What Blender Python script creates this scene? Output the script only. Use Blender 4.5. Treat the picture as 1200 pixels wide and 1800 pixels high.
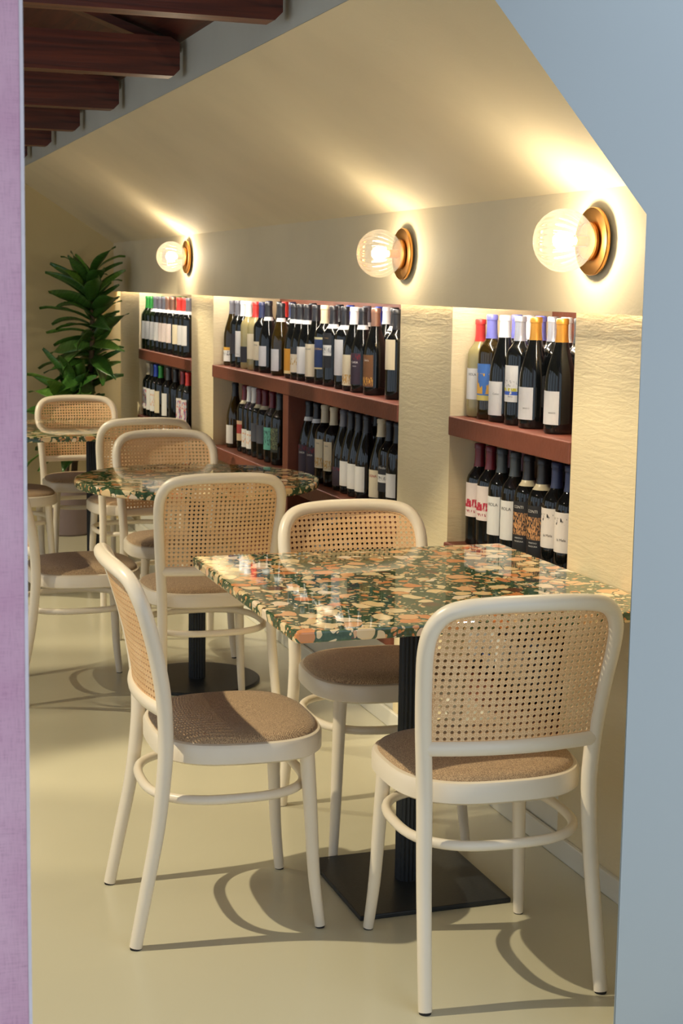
import bpy, bmesh, math, random
from mathutils import Vector, Matrix, Quaternion
random.seed(7)
S = bpy.context.scene
COL = S.collection
PI = math.pi
for o in list(bpy.data.objects):
    bpy.data.objects.remove(o)

# ------------------------------------------------------------------ camera
CAMH = 1.4425
R_ = Vector((0.9456, -0.3250, 0.0152)); F_ = Vector((0.3226, 0.9351, -0.1460))
F_.normalize(); R_ = (R_ - F_ * R_.dot(F_)).normalized(); U_ = R_.cross(F_)
cam = bpy.data.cameras.new('camera')
cam.sensor_fit = 'VERTICAL'; cam.sensor_height = 36.0; cam.sensor_width = 24.0
cam.lens = 2700.0 / 1800.0 * 36.0
cam.clip_start = 0.05
cam.dof.use_dof = True; cam.dof.focus_distance = 3.3; cam.dof.aperture_fstop = 16.0
camo = bpy.data.objects.new('camera', cam); COL.objects.link(camo)
camo.matrix_world = Matrix(((R_.x, U_.x, -F_.x, 0), (R_.y, U_.y, -F_.y, 0), (R_.z, U_.z, -F_.z, CAMH), (0, 0, 0, 1)))
S.camera = camo

# ------------------------------------------------------------------ world, lights, exposure
S.view_settings.view_transform = 'Standard'; S.view_settings.look = 'None'
S.view_settings.exposure = 0.24; S.view_settings.gamma = 1.0
S.view_settings.use_curve_mapping = False
S.cycles.caustics_reflective = False; S.cycles.caustics_refractive = False
w = bpy.data.worlds.new('daylight'); S.world = w; w.use_nodes = True
bg = w.node_tree.nodes['Background']; bg.inputs[0].default_value = (0.75, 0.87, 1.0, 1); bg.inputs[1].default_value = 1.08


def spot(name, loc, target, power, size, blend=0.25, color=(1.0, 0.87, 0.60), radius=0.016):
    l = bpy.data.lights.new(name, 'SPOT'); l.energy = power; l.color = color
    l.spot_size = math.radians(size); l.spot_blend = blend; l.shadow_soft_size = radius
    o = bpy.data.objects.new(name, l); COL.objects.link(o); o.location = loc
    o.rotation_euler = (Vector(target) - Vector(loc)).to_track_quat('-Z', 'Y').to_euler()
    return o


spot('track_spotlight', (-0.70, 3.42, 2.60), (0.95, 3.30, 0.30), 210, 54)
spot('track_spotlight', (-0.70, 4.85, 2.60), (0.72, 4.85, 0.20), 75, 50)
spot('track_spotlight', (-0.70, 5.95, 2.60), (0.90, 5.65, 0.20), 140, 54)
spot('track_spotlight', (-0.70, 7.60, 2.60), (0.95, 7.60, 0.30), 210, 60)

# ------------------------------------------------------------------ mesh helpers


def mobj(name, bm, mat, parent=None, smooth=True, angle=40):
    me = bpy.data.meshes.new(name)
    bmesh.ops.recalc_face_normals(bm, faces=bm.faces)
    bm.to_mesh(me); bm.free()
    me.materials.append(mat)
    if smooth:
        for p in me.polygons:
            p.use_smooth = True
        try:
            me.set_sharp_from_angle(angle=math.radians(angle))
        except Exception:
            pass
    return link(name, me, parent)


def link(name, me, parent=None):
    o = bpy.data.objects.new(name, me); COL.objects.link(o)
    if parent is not None:
        o.parent = parent
    return o


def thing(name, label, cat, loc=(0, 0, 0), rotz=0.0, group=None):
    o = bpy.data.objects.new(name, None); COL.objects.link(o)
    o.empty_display_size = 0.1
    o.location = loc; o.rotation_euler = (0, 0, rotz)
    tag(o, label, cat, group)
    return o


def tag(o, label, cat, group=None):
    o['label'] = label; o['category'] = cat
    if group:
        o['group'] = group
    return o


def struct(o):
    o['kind'] = 'structure'
    return o


def bm_box(bm, x0, x1, y0, y1, z0, z1, bevel=0.0, seg=2):
    r = bmesh.ops.create_cube(bm, size=1.0)
    vs = r['verts']
    for v in vs:
        v.co = Vector((x0 + (v.co.x + .5) * (x1 - x0), y0 + (v.co.y + .5) * (y1 - y0), z0 + (v.co.z + .5) * (z1 - z0)))
    if bevel > 0:
        es = list({e for v in vs for e in v.link_edges})
        bmesh.ops.bevel(bm, geom=es, offset=bevel, segments=seg, affect='EDGES', profile=0.5)


def box(name, x0, x1, y0, y1, z0, z1, mat, parent=None, bevel=0.0, seg=2):
    bm = bmesh.new(); bm_box(bm, x0, x1, y0, y1, z0, z1, bevel, seg)
    return mobj(name, bm, mat, parent, smooth=bevel > 0, angle=12)


def bm_lathe(bm, prof, seg=32, axis='Z', origin=(0, 0, 0), cap=True):
    """prof: list of (r, h)."""
    rings = []
    O = Vector(origin)

    def P(r, h, a):
        c, s = math.cos(a), math.sin(a)
        if axis == 'Z':
            return O + Vector((r * c, r * s, h))
        if axis == '-X':
            return O + Vector((-h, r * c, r * s))
    for r, h in prof:
        if r < 1e-6:
            rings.append([bm.verts.new(P(0, h, 0))])
        else:
            rings.append([bm.verts.new(P(r, h, 2 * PI * i / seg)) for i in range(seg)])
    for a, b in zip(rings[:-1], rings[1:]):
        for i in range(seg):
            j = (i + 1) % seg
            if len(a) == 1 and len(b) == 1:
                continue
            if len(a) == 1:
                bm.faces.new((a[0], b[j], b[i]))
            elif len(b) == 1:
                bm.faces.new((a[i], a[j], b[0]))
            else:
                bm.faces.new((a[i], a[j], b[j], b[i]))
    if cap:
        if len(rings[0]) > 1:
            bm.faces.new(rings[0])
        if len(rings[-1]) > 1:
            bm.faces.new(rings[-1])


def catmull(pts, n=6, closed=False):
    out = []
    m = len(pts)
    P = [Vector(p) for p in pts]
    rng = range(m if closed else m - 1)
    for i in rng:
        if closed:
            p0, p1, p2, p3 = P[(i - 1) % m], P[i], P[(i + 1) % m], P[(i + 2) % m]
        else:
            p0 = P[i - 1] if i > 0 else P[0] * 2 - P[1]
            p1, p2 = P[i], P[i + 1]
            p3 = P[i + 2] if i + 2 < m else P[-1] * 2 - P[-2]
        for k in range(n):
            t = k / n
            out.append(0.5 * ((2 * p1) + (p2 - p0) * t + (2 * p0 - 5 * p1 + 4 * p2 - p3) * t * t + (3 * p1 - p0 - 3 * p2 + p3) * t ** 3))
    if not closed:
        out.append(P[-1].copy())
    return out


def bm_tube(bm, pts, rad, seg=12, closed=False, up=Vector((0, 1, 0)), flat=1.0):
    """rad: float or list; flat scales along the frame's second axis."""
    n = len(pts)
    rings = []
    prev = None
    for i, p in enumerate(pts):
        a = pts[(i - 1) % n] if (closed or i > 0) else pts[i]
        b = pts[(i + 1) % n] if (closed or i < n - 1) else pts[i]
        t = (b - a).normalized()
        if prev is None:
            s = up.cross(t)
            if s.length < 1e-4:
                s = Vector((1, 0, 0)).cross(t)
            s.normalize()
        else:
            s = (prev - t * prev.dot(t)).normalized()
        prev = s
        q = t.cross(s)
        r = rad[i] if isinstance(rad, (list, tuple)) else rad
        rings.append([bm.verts.new(p + s * (r * math.cos(2 * PI * k / seg)) + q * (r * flat * math.sin(2 * PI * k / seg))) for k in range(seg)])
    for i in range(n if closed else n - 1):
        a, b = rings[i], rings[(i + 1) % n]
        for k in range(seg):
            l = (k + 1) % seg
            bm.faces.new((a[k], a[l], b[l], b[k]))
    if not closed:
        bm.faces.new(rings[0]); bm.faces.new(rings[-1])


def bm_loft(bm, loops, cap0=True, cap1=True):
    rings = [[bm.verts.new(p) for p in L] for L in loops]
    n = len(rings[0])
    for a, b in zip(rings[:-1], rings[1:]):
        for i in range(n):
            j = (i + 1) % n
            bm.faces.new((a[i], a[j], b[j], b[i]))
    if cap0:
        bm.faces.new(rings[0])
    if cap1:
        bm.faces.new(rings[-1])


def prism_x(name, poly, x0, x1, mat, parent=None):   # poly in (y,z) extruded in x
    bm = bmesh.new()
    bm_loft(bm, [[Vector((x0, y, z)) for y, z in poly], [Vector((x1, y, z)) for y, z in poly]])
    return mobj(name, bm, mat, parent, smooth=False)


def prism_y(name, poly, y0, y1, mat, parent=None):   # poly in (x,z) extruded in y
    bm = bmesh.new()
    bm_loft(bm, [[Vector((x, y0, z)) for x, z in poly], [Vector((x, y1, z)) for x, z in poly]])
    return mobj(name, bm, mat, parent, smooth=False)


def copy_tree(o, parent=None):
    c = o.copy(); COL.objects.link(c); c.parent = parent
    for ch in [x for x in ALLCH.get(o.name, ())]:
        copy_tree(ch, c)
    return c


ALLCH = {}


def index_children(root):
    def rec(o):
        ch = [x for x in bpy.data.objects if x.parent == o]
        ALLCH[o.name] = ch
        for c in ch:
            rec(c)
    rec(root)

# ------------------------------------------------------------------ materials


def srgb(r, g, b):
    f = lambda c: (c / 255 / 12.92) if c / 255 <= 0.04045 else ((c / 255 + 0.055) / 1.055) ** 2.4
    return (f(r), f(g), f(b), 1.0)


def new_mat(name):
    m = bpy.data.materials.new(name); m.use_nodes = True
    nt = m.node_tree
    return m, nt, nt.nodes['Principled BSDF']


def nd(nt, typ, **kw):
    n = nt.nodes.new(typ)
    for k, v in kw.items():
        if k.startswith('i_'):
            n.inputs[k[2:].replace('_', ' ')].default_value = v
        else:
            setattr(n, k, v)
    return n


def ramp(nt, fac, stops, interp='LINEAR'):
    n = nt.nodes.new('ShaderNodeValToRGB')
    n.color_ramp.interpolation = interp
    el = n.color_ramp.elements
    while len(el) < len(stops):
        el.new(0.5)
    for e, (p, c) in zip(el, stops):
        e.position = p; e.color = c
    nt.links.new(fac, n.inputs[0])
    return n


def mixc(nt, a, b, fac, mode='MIX'):
    n = nt.nodes.new('ShaderNodeMix'); n.data_type = 'RGBA'; n.blend_type = mode
    for sock, val in ((n.inputs['Factor'], fac), (n.inputs['A'], a), (n.inputs['B'], b)):
        if isinstance(val, (int, float)):
            sock.default_value = val
        elif isinstance(val, tuple):
            sock.default_value = val
        else:
            nt.links.new(val, sock)
    # colour sockets of the Mix node
    return n


def mix_rgb(nt, a, b, fac, mode='MIX'):
    n = nt.nodes.new('ShaderNodeMixRGB'); n.blend_type = mode
    for i, val in ((0, fac), (1, a), (2, b)):
        if isinstance(val, (int, float)):
            n.inputs[i].default_value = val
        elif isinstance(val, tuple):
            n.inputs[i].default_value = val
        else:
            nt.links.new(val, n.inputs[i])
    return n.outputs[0]


def plain(name, col, rough=0.5, metal=0.0, coat=0.0, var=0.06, scale=8.0, bump=0.0, bscale=60.0, spec=0.5):
    m, nt, b = new_mat(name)
    tc = nd(nt, 'ShaderNodeTexCoord')
    nz = nd(nt, 'ShaderNodeTexNoise'); nz.inputs['Scale'].default_value = scale; nz.inputs['Detail'].default_value = 4
    nt.links.new(tc.outputs['Object'], nz.inputs['Vector'])
    lo = tuple(c * (1 - var) for c in col[:3]) + (1,); hi = tuple(min(1, c * (1 + var)) for c in col[:3]) + (1,)
    r = ramp(nt, nz.outputs['Fac'], [(0.3, lo), (0.7, hi)])
    nt.links.new(r.outputs[0], b.inputs['Base Color'])
    b.inputs['Roughness'].default_value = rough; b.inputs['Metallic'].default_value = metal
    b.inputs['Coat Weight'].default_value = coat; b.inputs['Specular IOR Level'].default_value = spec
    if bump:
        n2 = nd(nt, 'ShaderNodeTexNoise'); n2.inputs['Scale'].default_value = bscale; n2.inputs['Detail'].default_value = 5
        nt.links.new(tc.outputs['Object'], n2.inputs['Vector'])
        bp = nd(nt, 'ShaderNodeBump'); bp.inputs['Strength'].default_value = bump; bp.inputs['Distance'].default_value = 0.01
        nt.links.new(n2.outputs['Fac'], bp.inputs['Height']); nt.links.new(bp.outputs[0], b.inputs['Normal'])
    return m


def plaster(name, col, strokes=(3, 3, 40), bump=0.25, rough=0.75, var=0.05):
    """hand-trowelled plaster: stretched noise relief."""
    m, nt, b = new_mat(name)
    tc = nd(nt, 'ShaderNodeTexCoord'); mp = nd(nt, 'ShaderNodeMapping')
    mp.inputs['Scale'].default_value = strokes; mp.inputs['Rotation'].default_value = (0.35, 0.0, 0.1)
    nt.links.new(tc.outputs['Object'], mp.inputs['Vector'])
    n1 = nd(nt, 'ShaderNodeTexNoise'); n1.inputs['Scale'].default_value = 1.6; n1.inputs['Detail'].default_value = 7; n1.inputs['Roughness'].default_value = 0.62
    n1.inputs['Distortion'].default_value = 0.6
    nt.links.new(mp.outputs[0], n1.inputs['Vector'])
    n2 = nd(nt, 'ShaderNodeTexNoise'); n2.inputs['Scale'].default_value = 2.5; n2.inputs['Detail'].default_value = 3
    nt.links.new(tc.outputs['Object'], n2.inputs['Vector'])
    lo = tuple(c * (1 - var) for c in col[:3]) + (1,); hi = tuple(min(1, c * (1 + var)) for c in col[:3]) + (1,)
    r = ramp(nt, n2.outputs['Fac'], [(0.3, lo), (0.7, hi)])
    nt.links.new(r.outputs[0], b.inputs['Base Color'])
    b.inputs['Roughness'].default_value = rough
    bp = nd(nt, 'ShaderNodeBump'); bp.inputs['Strength'].default_value = bump; bp.inputs['Distance'].default_value = 0.012
    nt.links.new(n1.outputs['Fac'], bp.inputs['Height']); nt.links.new(bp.outputs[0], b.inputs['Normal'])
    return m


def terrazzo(name):
    m, nt, b = new_mat(name)
    tc = nd(nt, 'ShaderNodeTexCoord')
    nz = nd(nt, 'ShaderNodeTexNoise'); nz.inputs['Scale'].default_value = 16; nz.inputs['Detail'].default_value = 2
    nt.links.new(tc.outputs['Object'], nz.inputs['Vector'])
    sub = nd(nt, 'ShaderNodeVectorMath', operation='SUBTRACT'); sub.inputs[1].default_value = (.5, .5, .5)
    nt.links.new(nz.outputs['Color'], sub.inputs[0])
    scl = nd(nt, 'ShaderNodeVectorMath', operation='SCALE'); scl.inputs['Scale'].default_value = 0.05
    nt.links.new(sub.outputs[0], scl.inputs[0])
    add = nd(nt, 'ShaderNodeVectorMath', operation='ADD')
    nt.links.new(tc.outputs['Object'], add.inputs[0]); nt.links.new(scl.outputs[0], add.inputs[1])
    # matrix
    mn = nd(nt, 'ShaderNodeTexNoise'); mn.inputs['Scale'].default_value = 60; mn.inputs['Detail'].default_value = 5
    nt.links.new(tc.outputs['Object'], mn.inputs['Vector'])
    mat = ramp(nt, mn.outputs['Fac'], [(0.3, srgb(46, 66, 50)), (0.55, srgb(72, 98, 72)), (0.75, srgb(98, 122, 90))]).outputs[0]
    PAL = [(0.0, srgb(236, 206, 156)), (0.2, srgb(228, 168, 112)), (0.36, srgb(222, 144, 88)), (0.48, srgb(240, 216, 172)),
           (0.66, srgb(234, 182, 134)), (0.82, srgb(112, 76, 56)), (0.86, srgb(246, 226, 200)), (0.95, srgb(54, 60, 56))]

    def layer(scale, thr, keep, base):
        v = nd(nt, 'ShaderNodeTexVoronoi', feature='DISTANCE_TO_EDGE'); v.inputs['Scale'].default_value = scale
        c = nd(nt, 'ShaderNodeTexVoronoi', feature='F1'); c.inputs['Scale'].default_value = scale
        nt.links.new(add.outputs[0], v.inputs['Vector']); nt.links.new(add.outputs[0], c.inputs['Vector'])
        sep = nd(nt, 'ShaderNodeSeparateColor'); nt.links.new(c.outputs['Color'], sep.inputs[0])
        g = nd(nt, 'ShaderNodeMath', operation='GREATER_THAN'); g.inputs[1].default_value = thr
        nt.links.new(v.outputs['Distance'], g.inputs[0])
        k = nd(nt, 'ShaderNodeMath', operation='LESS_THAN'); k.inputs[1].default_value = keep
        nt.links.new(sep.outputs[1], k.inputs[0])
        # chips stay compact: reject far corners
        d = nd(nt, 'ShaderNodeMath', operation='LESS_THAN'); d.inputs[1].default_value = 0.50
        nt.links.new(c.outputs['Distance'], d.inputs[0])
        mu = nd(nt, 'ShaderNodeMath', operation='MULTIPLY'); nt.links.new(g.outputs[0], mu.inputs[0]); nt.links.new(k.outputs[0], mu.inputs[1])
        mu2 = nd(nt, 'ShaderNodeMath', operation='MULTIPLY'); nt.links.new(mu.outputs[0], mu2.inputs[0]); nt.links.new(d.outputs[0], mu2.inputs[1])
        colr = ramp(nt, sep.outputs[0], PAL, 'CONSTANT').outputs[0]
        return mix_rgb(nt, base, colr, mu2.outputs[0])
    c0 = layer(110, 0.08, 0.30, mat)
    c1 = layer(50, 0.06, 0.34, c0)
    c2 = layer(21, 0.05, 0.66, c1)
    nt.links.new(c2, b.inputs['Base Color'])
    b.inputs['Roughness'].default_value = 0.04; b.inputs['Specular IOR Level'].default_value = 0.5
    b.inputs['Coat Weight'].default_value = 0.25; b.inputs['Coat Roughness'].default_value = 0.02
    return m


def fabric(name):
    m, nt, b = new_mat(name)
    tc = nd(nt, 'ShaderNodeTexCoord')
    w1 = nd(nt, 'ShaderNodeTexWave', wave_type='BANDS', bands_direction='DIAGONAL'); w1.inputs['Scale'].default_value = 150
    w1.inputs['Distortion'].default_value = 3.0; w1.inputs['Detail'].default_value = 2; w1.inputs['Detail Scale'].default_value = 3
    n1 = nd(nt, 'ShaderNodeTexNoise'); n1.inputs['Scale'].default_value = 420; n1.inputs['Detail'].default_value = 3
    for x in (w1, n1):
        nt.links.new(tc.outputs['Object'], x.inputs['Vector'])
    a = ramp(nt, w1.outputs['Fac'], [(0.2, srgb(132, 104, 80)), (0.8, srgb(216, 182, 140))]).outputs[0]
    c = ramp(nt, n1.outputs['Fac'], [(0.35, srgb(84, 64, 52)), (0.65, srgb(230, 198, 156))]).outputs[0]
    col = mix_rgb(nt, a, c, 0.5)
    nt.links.new(col, b.inputs['Base Color']); b.inputs['Roughness'].default_value = 0.95
    b.inputs['Specular IOR Level'].default_value = 0.15; b.inputs['Sheen Weight'].default_value = 0.2
    bp = nd(nt, 'ShaderNodeBump'); bp.inputs['Strength'].default_value = 0.5; bp.inputs['Distance'].default_value = 0.002
    nt.links.new(n1.outputs['Fac'], bp.inputs['Height']); nt.links.new(bp.outputs[0], b.inputs['Normal'])
    return m


def cane_mat(name, pitch):
    """woven cane strands: fine lines of the weave on the holed sheet."""
    m, nt, b = new_mat(name)
    tc = nd(nt, 'ShaderNodeTexCoord')
    sep = nd(nt, 'ShaderNodeSeparateXYZ'); nt.links.new(tc.outputs['Object'], sep.inputs[0])

    def lines(expr_a, expr_b, k, ph=0.0):
        ad = nd(nt, 'ShaderNodeMath', operation='MULTIPLY_ADD'); ad.inputs[1].default_value = expr_b
        nt.links.new(sep.outputs['Z'], ad.inputs[0])
        mx = nd(nt, 'ShaderNodeMath', operation='MULTIPLY'); mx.inputs[1].default_value = expr_a
        nt.links.new(sep.outputs['X'], mx.inputs[0]); nt.links.new(mx.outputs[0], ad.inputs[2])
        sc = nd(nt, 'ShaderNodeMath', operation='MULTIPLY_ADD'); sc.inputs[1].default_value = k * 2 * PI / pitch; sc.inputs[2].default_value = ph
        nt.links.new(ad.outputs[0], sc.inputs[0])
        co = nd(nt, 'ShaderNodeMath', operation='COSINE'); nt.links.new(sc.outputs[0], co.inputs[0])
        pw = nd(nt, 'ShaderNodeMath', operation='GREATER_THAN'); pw.inputs[1].default_value = 0.82
        nt.links.new(co.outputs[0], pw.inputs[0])
        return pw.outputs[0]
    ls = [lines(1, 0, 2), lines(0, 1, 2), lines(1, 1, 1, PI), lines(1, -1, 1, PI)]
    acc = ls[0]
    for l in ls[1:]:
        mxx = nd(nt, 'ShaderNodeMath', operation='MAXIMUM'); nt.links.new(acc, mxx.inputs[0]); nt.links.new(l, mxx.inputs[1]); acc = mxx.outputs[0]
    nz = nd(nt, 'ShaderNodeTexNoise'); nz.inputs['Scale'].default_value = 14; nz.inputs['Detail'].default_value = 5
    nt.links.new(tc.outputs['Object'], nz.inputs['Vector'])
    base = ramp(nt, nz.outputs['Fac'], [(0.3, srgb(238, 200, 150)), (0.7, srgb(248, 218, 174))]).outputs[0]
    col = mix_rgb(nt, base, mix_rgb(nt, base, srgb(200, 146, 96), 0.42, 'MULTIPLY'), acc)
    nt.links.new(col, b.inputs['Base Color']); b.inputs['Roughness'].default_value = 0.45
    bp = nd(nt, 'ShaderNodeBump', invert=True); bp.inputs['Strength'].default_value = 0.35; bp.inputs['Distance'].default_value = 0.001
    nt.links.new(acc, bp.inputs['Height']); nt.links.new(bp.outputs[0], b.inputs['Normal'])
    return m


def wood(name, c0, c1, rough=0.45, scale=(1.5, 30, 30)):
    m, nt, b = new_mat(name)
    tc = nd(nt, 'ShaderNodeTexCoord'); mp = nd(nt, 'ShaderNodeMapping'); mp.inputs['Scale'].default_value = scale
    nt.links.new(tc.outputs['Object'], mp.inputs['Vector'])
    n = nd(nt, 'ShaderNodeTexNoise'); n.inputs['Scale'].default_value = 1.5; n.inputs['Detail'].default_value = 7; n.inputs['Distortion'].default_value = 0.8
    nt.links.new(mp.outputs[0], n.inputs['Vector'])
    nt.links.new(ramp(nt, n.outputs['Fac'], [(0.3, c0), (0.7, c1)]).outputs[0], b.inputs['Base Color'])
    b.inputs['Roughness'].default_value = rough
    bp = nd(nt, 'ShaderNodeBump'); bp.inputs['Strength'].default_value = 0.2; bp.inputs['Distance'].default_value = 0.004
    nt.links.new(n.outputs['Fac'], bp.inputs['Height']); nt.links.new(bp.outputs[0], b.inputs['Normal'])
    return m


def linen(name):
    m, nt, b = new_mat(name)
    tc = nd(nt, 'ShaderNodeTexCoord')
    n1 = nd(nt, 'ShaderNodeTexNoise'); n1.inputs['Scale'].default_value = 9; n1.inputs['Detail'].default_value = 5
    mp = nd(nt, 'ShaderNodeMapping'); mp.inputs['Scale'].default_value = (1400, 1400, 60)
    mp2 = nd(nt, 'ShaderNodeMapping'); mp2.inputs['Scale'].default_value = (60, 60, 1400)
    n2 = nd(nt, 'ShaderNodeTexNoise'); n2.inputs['Scale'].default_value = 1; n3 = nd(nt, 'ShaderNodeTexNoise'); n3.inputs['Scale'].default_value = 1
    nt.links.new(tc.outputs['Object'], n1.inputs['Vector']); nt.links.new(tc.outputs['Object'], mp.inputs['Vector']); nt.links.new(tc.outputs['Object'], mp2.inputs['Vector'])
    nt.links.new(mp.outputs[0], n2.inputs['Vector']); nt.links.new(mp2.outputs[0], n3.inputs['Vector'])
    a = ramp(nt, n1.outputs['Fac'], [(0.3, srgb(206, 158, 184)), (0.7, srgb(224, 186, 204))]).outputs[0]
    th = nd(nt, 'ShaderNodeMath', operation='ADD'); nt.links.new(n2.outputs['Fac'], th.inputs[0]); nt.links.new(n3.outputs['Fac'], th.inputs[1])
    tr = ramp(nt, th.outputs[0], [(0.7, (0.82, 0.78, 0.82, 1)), (1.3, (1.05, 1.05, 1.05, 1))]).outputs[0]
    nt.links.new(mix_rgb(nt, a, tr, 1.0, 'MULTIPLY'), b.inputs['Base Color'])
    b.inputs['Roughness'].default_value = 0.9; b.inputs['Specular IOR Level'].default_value = 0.2
    return m


def emit(name, col, strength):
    m, nt, b = new_mat(name)
    b.inputs['Base Color'].default_value = (1, 1, 1, 1)
    b.inputs['Emission Color'].default_value = col; b.inputs['Emission Strength'].default_value = strength
    return m


def ribbed_glass(name):
    m, nt, b = new_mat(name)
    nt.nodes.remove(b)
    out = nt.nodes['Material Output']
    fr = nd(nt, 'ShaderNodeFresnel'); fr.inputs['IOR'].default_value = 1.5
    mu = nd(nt, 'ShaderNodeMath', operation='MULTIPLY'); mu.inputs[1].default_value = 0.55; nt.links.new(fr.outputs[0], mu.inputs[0])
    tr = nd(nt, 'ShaderNodeBsdfTransparent'); tr.inputs[0].default_value = (0.97, 0.94, 0.86, 1)
    gl = nd(nt, 'ShaderNodeBsdfGlossy'); gl.inputs['Roughness'].default_value = 0.04; gl.inputs[0].default_value = (1, 0.95, 0.85, 1)
    tl = nd(nt, 'ShaderNodeBsdfTranslucent'); tl.inputs[0].default_value = (1, 0.96, 0.88, 1)
    m0 = nd(nt, 'ShaderNodeMixShader'); m0.inputs[0].default_value = 0.03
    nt.links.new(tr.outputs[0], m0.inputs[1]); nt.links.new(tl.outputs[0], m0.inputs[2])
    mx = nd(nt, 'ShaderNodeMixShader')
    nt.links.new(mu.outputs[0], mx.inputs[0]); nt.links.new(m0.outputs[0], mx.inputs[1]); nt.links.new(gl.outputs[0], mx.inputs[2])
    nt.links.new(mx.outputs[0], out.inputs[0])
    return m


def bottle_glass(name, col, rough=0.04, trans=0.0):
    m, nt, b = new_mat(name)
    tc = nd(nt, 'ShaderNodeTexCoord'); nz = nd(nt, 'ShaderNodeTexNoise'); nz.inputs['Scale'].default_value = 12
    nt.links.new(tc.outputs['Object'], nz.inputs['Vector'])
    lo = tuple(c * 0.8 for c in col[:3]) + (1,)
    nt.links.new(ramp(nt, nz.outputs['Fac'], [(0.3, lo), (0.7, col)]).outputs[0], b.inputs['Base Color'])
    b.inputs['Roughness'].default_value = rough; b.inputs['IOR'].default_value = 1.5
    b.inputs['Transmission Weight'].default_value = trans
    return m


def label_mat(name, base, marks=()):
    """printed paper: bands (z0,z1,colour) and patterned patches (z0,z1,colour,scale) over the paper colour, by height on the label."""
    m, nt, b = new_mat(name)
    tc = nd(nt, 'ShaderNodeTexCoord'); sep = nd(nt, 'ShaderNodeSeparateXYZ'); nt.links.new(tc.outputs['Generated'], sep.inputs[0])
    nz0 = nd(nt, 'ShaderNodeTexNoise'); nz0.inputs['Scale'].default_value = 4
    nt.links.new(tc.outputs['Generated'], nz0.inputs['Vector'])
    col = ramp(nt, nz0.outputs['Fac'], [(0.3, tuple(c * 0.95 for c in base[:3]) + (1,)), (0.7, base)]).outputs[0]
    for mk in marks:
        z0, z1, c = mk[:3]
        g = nd(nt, 'ShaderNodeMath', operation='GREATER_THAN'); g.inputs[1].default_value = z0; nt.links.new(sep.outputs['Z'], g.inputs[0])
        l = nd(nt, 'ShaderNodeMath', operation='LESS_THAN'); l.inputs[1].default_value = z1; nt.links.new(sep.outputs['Z'], l.inputs[0])
        mu = nd(nt, 'ShaderNodeMath', operation='MULTIPLY'); nt.links.new(g.outputs[0], mu.inputs[0]); nt.links.new(l.outputs[0], mu.inputs[1])
        f = mu.outputs[0]
        if len(mk) > 3:
            n = nd(nt, 'ShaderNodeTexNoise'); n.inputs['Scale'].default_value = mk[3]; n.inputs['Detail'].default_value = 3
            nt.links.new(tc.outputs['Generated'], n.inputs['Vector'])
            g2 = nd(nt, 'ShaderNodeMath', operation='GREATER_THAN'); g2.inputs[1].default_value = mk[4] if len(mk) > 4 else 0.52; nt.links.new(n.outputs['Fac'], g2.inputs[0])
            mu2 = nd(nt, 'ShaderNodeMath', operation='MULTIPLY'); nt.links.new(f, mu2.inputs[0]); nt.links.new(g2.outputs[0], mu2.inputs[1]); f = mu2.outputs[0]
        col = mix_rgb(nt, col, c, f)
    nt.links.new(col, b.inputs['Base Color']); b.inputs['Roughness'].default_value = 0.6
    return m


M = {}
M['wall'] = plaster('cream_plaster', srgb(228, 212, 178), (5, 5, 9), 0.16)
M['pillar'] = plaster('trowelled_plaster', srgb(228, 211, 172), (8, 7, 44), 0.24)
M['farwall'] = plaster('far_wall_plaster', srgb(208, 188, 140), (4, 4, 4), 0.08)
M['greywall'] = plaster('grey_plaster', srgb(206, 203, 190), (4, 4, 4), 0.08)
M['jamb'] = plaster('jamb_plaster', srgb(228, 220, 204), (4, 4, 4), 0.08)
M['floor'] = plain('resin_floor', srgb(202, 196, 170), rough=0.22, var=0.03, scale=1.3, spec=0.4)
M['partition'] = plain('partition_paint', srgb(176, 183, 186), rough=0.8, var=0.015, scale=2)
M['base'] = plain('white_baseboard', srgb(226, 222, 208), rough=0.45, var=0.02)
M['terracotta'] = plain('terracotta_paint', srgb(118, 64, 47), rough=0.5, var=0.10, scale=14, bump=0.12, bscale=90)
M['beam'] = wood('stained_beam', srgb(58, 24, 16), srgb(112, 50, 30), 0.42)
M['roof'] = wood('stained_boards', srgb(58, 22, 18), srgb(92, 40, 30), 0.5, (30, 1.5, 30))
M['paint'] = plain('cream_lacquer', srgb(234, 222, 202), rough=0.32, var=0.02, scale=5, coat=0.1)
PITCH = 0.0140
M['cane'] = cane_mat('woven_cane', PITCH)
M['fabric'] = fabric('brown_tweed')
M['rubber'] = plain('black_rubber', srgb(30, 28, 28), rough=0.7)
M['terrazzo'] = terrazzo('terrazzo')
M['iron'] = plain('black_cast_iron', srgb(40, 44, 48), rough=0.42, var=0.08, metal=0.2, bump=0.05, bscale=200)
M['brass'] = plain('brushed_brass', srgb(205, 150, 84), rough=0.28, metal=1.0, var=0.06, scale=20)
M['globe'] = ribbed_glass('ribbed_glass')
M['bulb'] = emit('lit_bulb', (1.0, 0.88, 0.69, 1), 225.0)
M['bulb_dim'] = emit('lit_bulb_dim', (1.0, 0.88, 0.69, 1), 135.0)
M['led'] = emit('led_tape', (1.0, 0.97, 0.93, 1), 52.0)
M['linen'] = linen('mauve_linen')
M['hem'] = plain('pale_hem', srgb(226, 218, 226), rough=0.9, var=0.05, scale=60)
M['pot'] = plain('mauve_pot', srgb(128, 112, 112), rough=0.6)
M['soil'] = plain('potting_soil', srgb(52, 38, 28), rough=1.0, bump=0.8, bscale=80, var=0.3, scale=60)
M['bark'] = plain('dracaena_bark', srgb(96, 78, 56), rough=0.9, bump=0.5, bscale=60, var=0.25, scale=30)


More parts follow.
